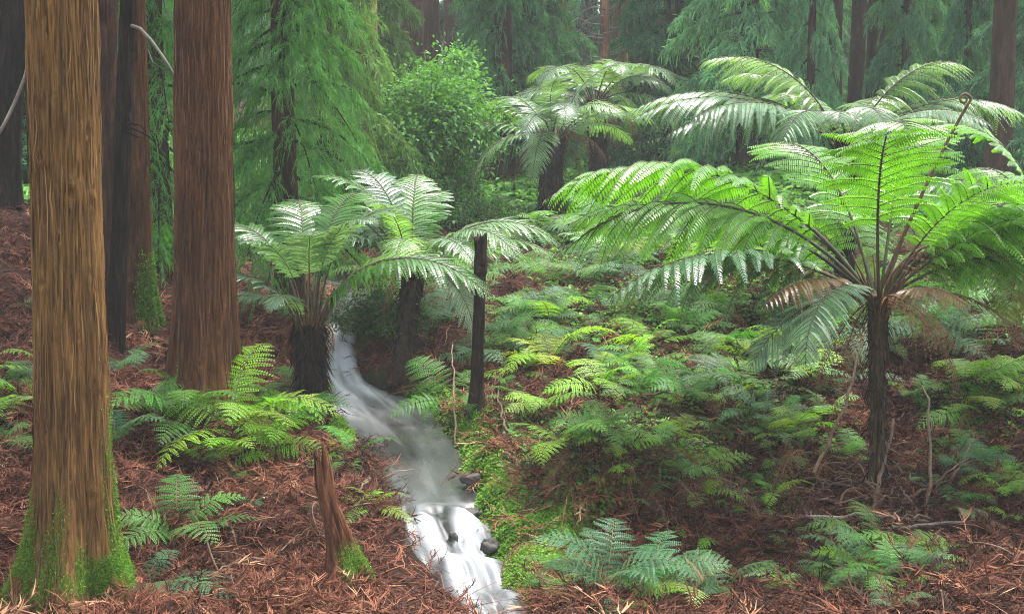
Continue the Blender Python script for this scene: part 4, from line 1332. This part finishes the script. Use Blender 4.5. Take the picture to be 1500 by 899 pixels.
def rotz(a):
    c, s = np.cos(a), np.sin(a)
    m = np.zeros((len(a), 3, 3))
    m[:, 0, 0], m[:, 0, 1], m[:, 1, 0], m[:, 1, 1], m[:, 2, 2] = c, -s, s, c, 1
    return m


def rotx(a):
    c, s = np.cos(a), np.sin(a)
    m = np.zeros((len(a), 3, 3))
    m[:, 1, 1], m[:, 1, 2], m[:, 2, 1], m[:, 2, 2], m[:, 0, 0] = c, -s, s, c, 1
    return m


def litter(name, n, size, tint, y0=300, spread=.28, lift=.02, keep=None, pw=.85):
    p, px, py = scatter(n, y0=y0, pw=pw)
    k = off_water(p, .06)
    if keep is not None:
        k &= keep(px, py, p)
    p = p[k]
    acc = Acc()
    pick = r.integers(0, len(SPR), len(p))
    for s in range(len(SPR)):
        q = p[pick == s]
        N = len(q)
        if not N:
            continue
        Ps, Ws = SPR[s]
        M = rotz(r.uniform(0, 2 * PI, N)) @ rotx(r.normal(0, .5, N)) @ rotz(r.uniform(0, .1, N)) @ rotx(r.normal(0, .2, N))
        My = rotz(r.uniform(0, 2 * PI, N)) @ np.transpose(rotx(r.normal(0, spread, N)), (0, 2, 1)) @ M
        L = size * r.uniform(.55, 1.35, N)
        W = np.einsum('nij,mkj->nmki', My, Ps) * L[:, None, None, None] + q[:, None, None, :] + [0, 0, lift]
        # keep it out of the soil
        gz = gh(W[..., 0].ravel(), W[..., 1].ravel()).reshape(W.shape[:-1])
        W[..., 2] = np.maximum(W[..., 2], gz + .002 + .012 * r.random((N, 1, 1)))
        wd = np.broadcast_to(Ws[None], (N, *Ws.shape)) * L[:, None, None]
        d = norm(W[:, :, 2] - W[:, :, 0])
        sdv = norm(np.cross(d, r.normal(0, .6, d.shape) + [0, 0, 1]))
        tt = np.clip(r.normal(tint, .2, N)[:, None] + .4 * fbm(q[:, 0] * 2.5, q[:, 1] * 2.5, 0, 19, 3)[:, None] - .17 * smooth(-.3, .8, q[:, 0])[:, None] + r.normal(0, .07, (N, len(Ps))), 0, 1)  # tint drops towards the right: shade on that bank put into litter colour
        m_ = len(Ps)
        strips(acc, W.reshape(N * m_, 3, 3), sdv.reshape(-1, 3), wd.reshape(-1, 3), 0, tt.ravel())
    o = link(name, acc.mesh(name, [M_LITTER], attr='tint'))
    structure(o, 'stuff')
    return o


def ell(px, py, lst):
    m = np.zeros(len(px))
    for cx, cy, rx, ry in lst:
        m = np.maximum(m, 1.25 - np.sqrt(((px - cx) / rx) ** 2 + ((py - cy) / ry) ** 2))
    return np.clip(m * 1.6, 0, 1)


MOSS_E = [(715, 705, 60, 45), (775, 800, 80, 60), (830, 770, 65, 35), (690, 640, 30, 35), (640, 590, 40, 25), (735, 860, 45, 35), (500, 640, 20, 30), (700, 760, 40, 40), (760, 745, 45, 30),
          (650, 625, 25, 20), (720, 830, 35, 35)]
clump = lambda px, py, p: (ell(px, py, MOSS_E) < .35 + .3 * r.random(len(px))) & (fbm(p[:, 0] * 1.6, p[:, 1] * 1.6, 0, 91, 3) > r.uniform(-.5, .3, len(p)))
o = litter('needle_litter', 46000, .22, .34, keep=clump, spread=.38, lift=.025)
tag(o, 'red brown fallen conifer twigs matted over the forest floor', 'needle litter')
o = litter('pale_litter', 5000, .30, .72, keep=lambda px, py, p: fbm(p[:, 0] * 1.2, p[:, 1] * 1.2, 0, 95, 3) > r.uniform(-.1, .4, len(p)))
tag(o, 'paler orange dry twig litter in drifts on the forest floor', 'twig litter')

# dry straw: long thin strands, many hanging over the little scarps on the right
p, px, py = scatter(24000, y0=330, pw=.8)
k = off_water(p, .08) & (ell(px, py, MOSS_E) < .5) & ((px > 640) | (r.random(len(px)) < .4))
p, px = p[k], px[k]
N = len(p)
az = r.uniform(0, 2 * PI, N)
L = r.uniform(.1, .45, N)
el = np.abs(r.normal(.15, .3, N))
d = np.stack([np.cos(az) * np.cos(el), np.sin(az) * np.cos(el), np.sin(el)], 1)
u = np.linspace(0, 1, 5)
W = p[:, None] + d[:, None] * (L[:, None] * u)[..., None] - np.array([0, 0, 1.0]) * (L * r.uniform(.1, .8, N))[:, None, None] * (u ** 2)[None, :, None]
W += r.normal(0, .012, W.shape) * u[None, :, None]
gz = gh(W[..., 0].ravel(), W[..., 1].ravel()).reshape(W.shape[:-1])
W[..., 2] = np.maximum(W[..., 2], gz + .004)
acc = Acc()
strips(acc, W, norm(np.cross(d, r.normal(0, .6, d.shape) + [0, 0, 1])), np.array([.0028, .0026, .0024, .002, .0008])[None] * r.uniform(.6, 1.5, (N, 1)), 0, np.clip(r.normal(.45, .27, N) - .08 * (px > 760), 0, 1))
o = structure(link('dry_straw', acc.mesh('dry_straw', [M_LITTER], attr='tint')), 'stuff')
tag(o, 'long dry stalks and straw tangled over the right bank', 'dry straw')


def blades(name, p, size, nb, mat, tint, label, cat, up=.6, flat=.3, width=.3):
    N = len(p)
    P0 = np.repeat(p, nb, 0) + r.normal(0, size * .35, (N * nb, 3)) * [1, 1, .1]
    P0[:, 2] = gh(P0[:, 0], P0[:, 1]) + .1 * size
    az = r.uniform(0, 2 * PI, N * nb)
    d = norm(np.stack([np.cos(az), np.sin(az), up + r.normal(0, flat, N * nb)], 1))
    l = size * r.uniform(.5, 1.4, N * nb)
    P = np.stack([P0, P0 + d * (l * .55)[:, None], P0 + d * l[:, None] - np.array([0, 0, .35]) * l[:, None]], 1)
    acc = Acc()
    strips(acc, P, norm(np.cross(d, r.normal(0, .4, d.shape) + [0, 0, 1])), np.stack([l * .12, l * width, l * .04], 1), 0,
           np.clip(np.repeat(r.normal(tint, .15, N), nb) + r.normal(0, .12, N * nb), 0, 1))
    o = structure(link(name, acc.mesh(name, [mat], attr='tint')), 'stuff')
    tag(o, label, cat)
    return o


# moss cushions along the right bank, round the stumps and beneath the falls
p, px, py = scatter(60000, 430, 1000, 560, 910)
m_ = ell(px, py, MOSS_E)
k = off_water(p, -.02) & (r.random(len(p)) < m_ * (.5 + .8 * fbm(p[:, 0] * 5, p[:, 1] * 5, 0, 60)))
blades('moss', p[k], .03, 8, M_MOSS, .62, 'fluffy green moss cushions on the right bank of the stream', 'moss', .7, .4, .22)
# seedlings and small leafy cover on the right hillside
p, px, py = scatter(26000, 600, 1600, 290, 760)
m_ = ell(px, py, [(1050, 500, 130, 70), (960, 560, 80, 40), (1100, 590, 70, 40), (1000, 450, 160, 50), (870, 450, 90, 45), (900, 350, 120, 50), (1240, 440, 140, 50), (1430, 440, 100, 50),
                  (760, 480, 60, 40), (930, 640, 90, 40), (850, 720, 60, 30), (1000, 270, 90, 30), (740, 300, 60, 30), (880, 690, 80, 45), (1010, 660, 70, 40), (1120, 720, 50, 25), (1400, 650, 50, 30), (790, 620, 50, 40), (1180, 620, 60, 30), (1440, 600, 80, 40)])
k = off_water(p, .05) & (r.random(len(p)) < m_ * (.45 + .9 * fbm(p[:, 0] * 2.2, p[:, 1] * 2.2, 0, 66)))
blades('small_leafy_cover', p[k], .075, 7, M_COVER, .5, 'small bright seedlings and leafy cover over the right hillside', 'ground cover', .55, .35, .2)
# the far floor: low green growth beyond the clearing
p, px, py = scatter(9000, -300, 1800, 190, 330)
k = p[:, 1] > 17
blades('far_undergrowth', p[k], .2, 6, M_COVER, .35, 'low green growth on the floor of the far clearing', 'undergrowth', .8, .35, .2)


# ================================================================== stones of the lower waterfall
def stone(px, py, Y, w, h, lab, seed):
    p = at(px, py, Y)
    th = np.linspace(0, 2 * PI, 24, endpoint=False)
    ph = np.linspace(0.02, PI - .02, 14)
    c = np.sin(ph)[:, None]
    X, Yy, Zz = c * np.cos(th), c * np.sin(th), np.cos(ph)[:, None] + 0 * th
    q = 1 + .8 * fbm(X * 1.6 + seed, Yy * 1.6, Zz * 1.6, seed, 4)
    V = np.stack([X * w * q, Yy * w * .8 * q, Zz * h * q], -1).reshape(-1, 3)
    i = np.arange(13)[:, None] * 24
    j = np.arange(24)[None]
    F = np.stack([i + j, i + 24 + j, i + 24 + (j + 1) % 24, i + (j + 1) % 24], -1).reshape(-1, 4)
    o = link('stone', mesh_np('stone', V, F, [M_ROCK], None, True), loc=p)
    tag(o, lab, 'stone', 'stones in the lower waterfall')


stone(690, 752, 9.5, .07, .035, 'dark wet stone at the right lip of the lower waterfall', 1)
stone(607, 765, 9.45, .045, .04, 'small dark stone at the left lip of the lower waterfall', 3)
stone(664, 787, 9.25, .035, .045, 'small reddish dark stone amid the white water', 4)
stone(716, 800, 9.1, .06, .05, 'wet stone against the right bank below the waterfall', 5)
stone(690, 702, 10.1, .08, .05, 'rounded stone below the slender black trunk', 7)


# ================================================================== sticks and fallen fronds
def stick(pts, rad, label=None, seed=0, mat=None, lift=.03):
    """pts: photo x, y[, height above the ground]"""
    r_ = random.Random(seed)
    Q = []
    for q in pts:
        g = hit1(q[0], q[1])
        Q.append((g[0], g[1], g[2] + (q[2] if len(q) > 2 else lift), 0))
    Q = path_eval(Q, 14)[:, :3] if len(Q) > 2 else np.linspace(Q[0][:3], Q[1][:3], 10)
    Q = Q + np.array([[r_.gauss(0, .008) for _ in range(3)] for _ in range(len(Q))])
    gz = gh(Q[:, 0], Q[:, 1])
    Q[:, 2] = np.maximum(Q[:, 2], gz + rad)
    o0 = Q[0].copy()
    acc = Acc()
    tube(acc, Q - o0, np.linspace(rad, rad * .5, len(Q)), 7)
    for k in range(r_.choice([0, 1, 2])):
        i = r_.randrange(3, 8)
        d = np.array([r_.gauss(0, 1), r_.gauss(0, 1), abs(r_.gauss(0, .5))])
        d = d / np.linalg.norm(d) * r_.uniform(.05, .16)
        tube(acc, np.stack([Q[i] - o0, Q[i] - o0 + d * .6, Q[i] - o0 + d]), [rad * .5, rad * .4, rad * .15], 5)
    o = link('stick', acc.mesh('stick', [mat or M_STICK], True), loc=o0)
    c = Q[5]
    px, py = proj(*c)
    if label:
        tag(o, label, 'stick', 'dead sticks on the ground')
    else:
        auto_label(o, 'dead stick', px, py, 'stick', 'dead sticks on the ground')
    return o


stick([(1165, 782, .12), (1290, 778, .1), (1385, 783, .06)], .014, 'long dark straight stick lying below the bright tree fern', 1, M_PALE)
stick([(1300, 790, .08), (1420, 783, .08), (1510, 770, .05)], .014, 'long grey stick reaching the right edge below the tree fern', 2, M_PALE)
stick([(1272, 768, .02), (1290, 735, .2), (1305, 700, .42)], .02, 'orange brown stalk propped against the foot of the bright tree fern', 3)
stick([(1190, 745, .25), (1230, 700, .5), (1268, 620, .9)], .015, 'thin brown stalk slanting up to the left side of the bright tree fern', 4)
stick([(1358, 765, .02), (1362, 720, .3), (1350, 662, .52)], .014, 'pale crooked stick standing right of the bright tree fern', 5)
stick([(1365, 742, .03), (1400, 720, .12), (1425, 690, .22)], .014, 'tan stick slanting right of the tree fern foot', 6)
stick([(667, 655, .01), (666, 620, .15), (662, 572, .42)], .012, 'pale upright dead stick beside the pool shore', 7, M_STICK)
stick([(742, 640, .03), (735, 620, .08), (727, 600, .16)], .012, 'short tan stick right of the slender black trunk', 8)
stick([(740, 672, .04), (765, 690, .06), (790, 698, .03)], .013, 'mossy looking stick lying on the bank below the slender black trunk', 9)
stick([(350, 840, .03), (420, 820, .03)], .008, 'thin pale twig on the litter left of the broken stump', 10, M_PALE)
rr = random.Random(12)
for k in range(72):
    if k < 22 or k >= 46:
        a = rr.uniform(0, 2 * PI)
        cx, cy = 1290 + rr.gauss(0, 70), 745 + rr.gauss(0, 30)
    elif k < 36:
        a = rr.uniform(0, 2 * PI)
        cx, cy = rr.uniform(780, 1480), rr.uniform(560, 880)
    else:
        a = rr.uniform(0, 2 * PI)
        cx, cy = rr.uniform(180, 600), rr.uniform(680, 880)
        if cx > 560:
            cx = 540
    l = rr.uniform(30, 75)
    dx, dy = math.cos(a) * l, math.sin(a) * l * .45
    stick([(cx - dx, cy - dy, rr.uniform(.01, .06)), (cx + dx * .1, cy + dy * .1 + rr.uniform(-5, 5), rr.uniform(.03, .14)), (cx + dx, cy + dy, rr.uniform(.02, .2))], rr.uniform(.006, .012), None, 30 + k)

rr = random.Random(31)
for (px, py) in [(1150, 800), (1190, 770), (1220, 720), (1110, 770), (1330, 720), (1330, 770), (1400, 700), (1440, 660), (1250, 700), (1080, 690), (990, 730), (930, 740), (760, 640), (740, 615), (1480, 640), (820, 610),
                 (1060, 610), (1180, 680), (340, 860), (610, 800), (640, 815), (560, 770), (250, 740), (420, 700), (700, 600), (900, 790), (1010, 830), (1130, 860), (1400, 800), (1460, 820), (880, 740), (1300, 690),
                 (1280, 740), (1230, 760), (1030, 650), (860, 540)] + [(rr.uniform(780, 1490), rr.uniform(620, 885)) for _ in range(55)] + [(rr.gauss(1280, 90), rr.gauss(740, 40)) for _ in range(22)] + [(rr.uniform(180, 540), rr.uniform(680, 870)) for _ in range(10)]:
    g = hit1(px, py)
    o = link('fallen_frond', DF[rr.randrange(3)], None, (g[0], g[1], g[2] + .06))
    o.rotation_euler = (rr.uniform(-.6, .6), rr.uniform(-.1, .5), rr.uniform(0, 6.28))
    o.scale = (rr.uniform(.45, .9),) * 3
    o.color = (*rr.choice([(.11, .042, .022), (.16, .07, .032), (.06, .028, .018), (.05, .024, .016)]), 1)
    auto_label(o, 'brown fallen frond', px, py, 'fallen frond', 'dead fronds lying on the ground')

finish_labels()

# ================================================================== air, light, world
DENS = 0.0012
me = bpy.data.meshes.new('haze')
x0, x1, y0, y1, z0, z1 = -150, 150, -20, 160, float(GZ.min()) - 1.2, 16.5
vs = [(x, y, z) for z in (z0, z1) for y in (y0, y1) for x in (x0, x1)]
me.from_pydata(vs, [], [(0, 2, 3, 1), (4, 5, 7, 6), (0, 1, 5, 4), (2, 6, 7, 3), (0, 4, 6, 2), (1, 3, 7, 5)])
m, nt = new_mat('haze')
pv = nd(nt, 'ShaderNodeVolumePrincipled', Density=DENS)
pv.inputs['Color'].default_value = (.9, .95, .97, 1)
out = nt.nodes.new('ShaderNodeOutputMaterial')
nt.links.new(pv.outputs[0], out.inputs['Volume'])
me.materials.append(m)
HAZE = True
if HAZE:
    structure(link('haze', me), 'stuff')

SUN_EL, SUN_ROT = R(70), R(40)
w = bpy.data.worlds.new('World')
S.world = w
w.use_nodes = True
nt = w.node_tree
bg = nt.nodes['Background']
sky = nt.nodes.new('ShaderNodeTexSky')
sky.sky_type = 'NISHITA'
sky.sun_disc = False
sky.sun_elevation = SUN_EL
sky.sun_rotation = SUN_ROT
sky.dust_density = 4.0
sky.air_density = 1.0
hs = nd(nt, 'ShaderNodeHueSaturation', Saturation=0.35)
nt.links.new(sky.outputs[0], hs.inputs['Color'])
nt.links.new(hs.outputs[0], bg.inputs['Color'])
bg.inputs['Strength'].default_value = 0.15
sl = bpy.data.lights.new('sun', 'SUN')
sl.energy = 1.5
sl.angle = R(14)
sl.color = (1, .95, .87)
so = bpy.data.objects.new('sun', sl)
COL.objects.link(so)
sdir = Vector((math.sin(SUN_ROT) * math.cos(SUN_EL), math.cos(SUN_ROT) * math.cos(SUN_EL), math.sin(SUN_EL)))
so.rotation_euler = sdir.to_track_quat('Z', 'Y').to_euler()
so.location = (0, 0, 30)

S.view_settings.view_transform = 'Standard'
S.view_settings.look = 'None'
S.view_settings.exposure = 2.4
S.view_settings.gamma = 1
S.view_settings.use_curve_mapping = False
S.render.engine = 'CYCLES'
cy = S.cycles
cy.use_denoising = True
cy.filter_width = 1.0
cy.denoising_prefilter = 'NONE'
cy.max_bounces = 6
cy.diffuse_bounces = 3
cy.glossy_bounces = 2
cy.transmission_bounces = 4
cy.volume_bounces = 1
cy.caustics_reflective = cy.caustics_refractive = False
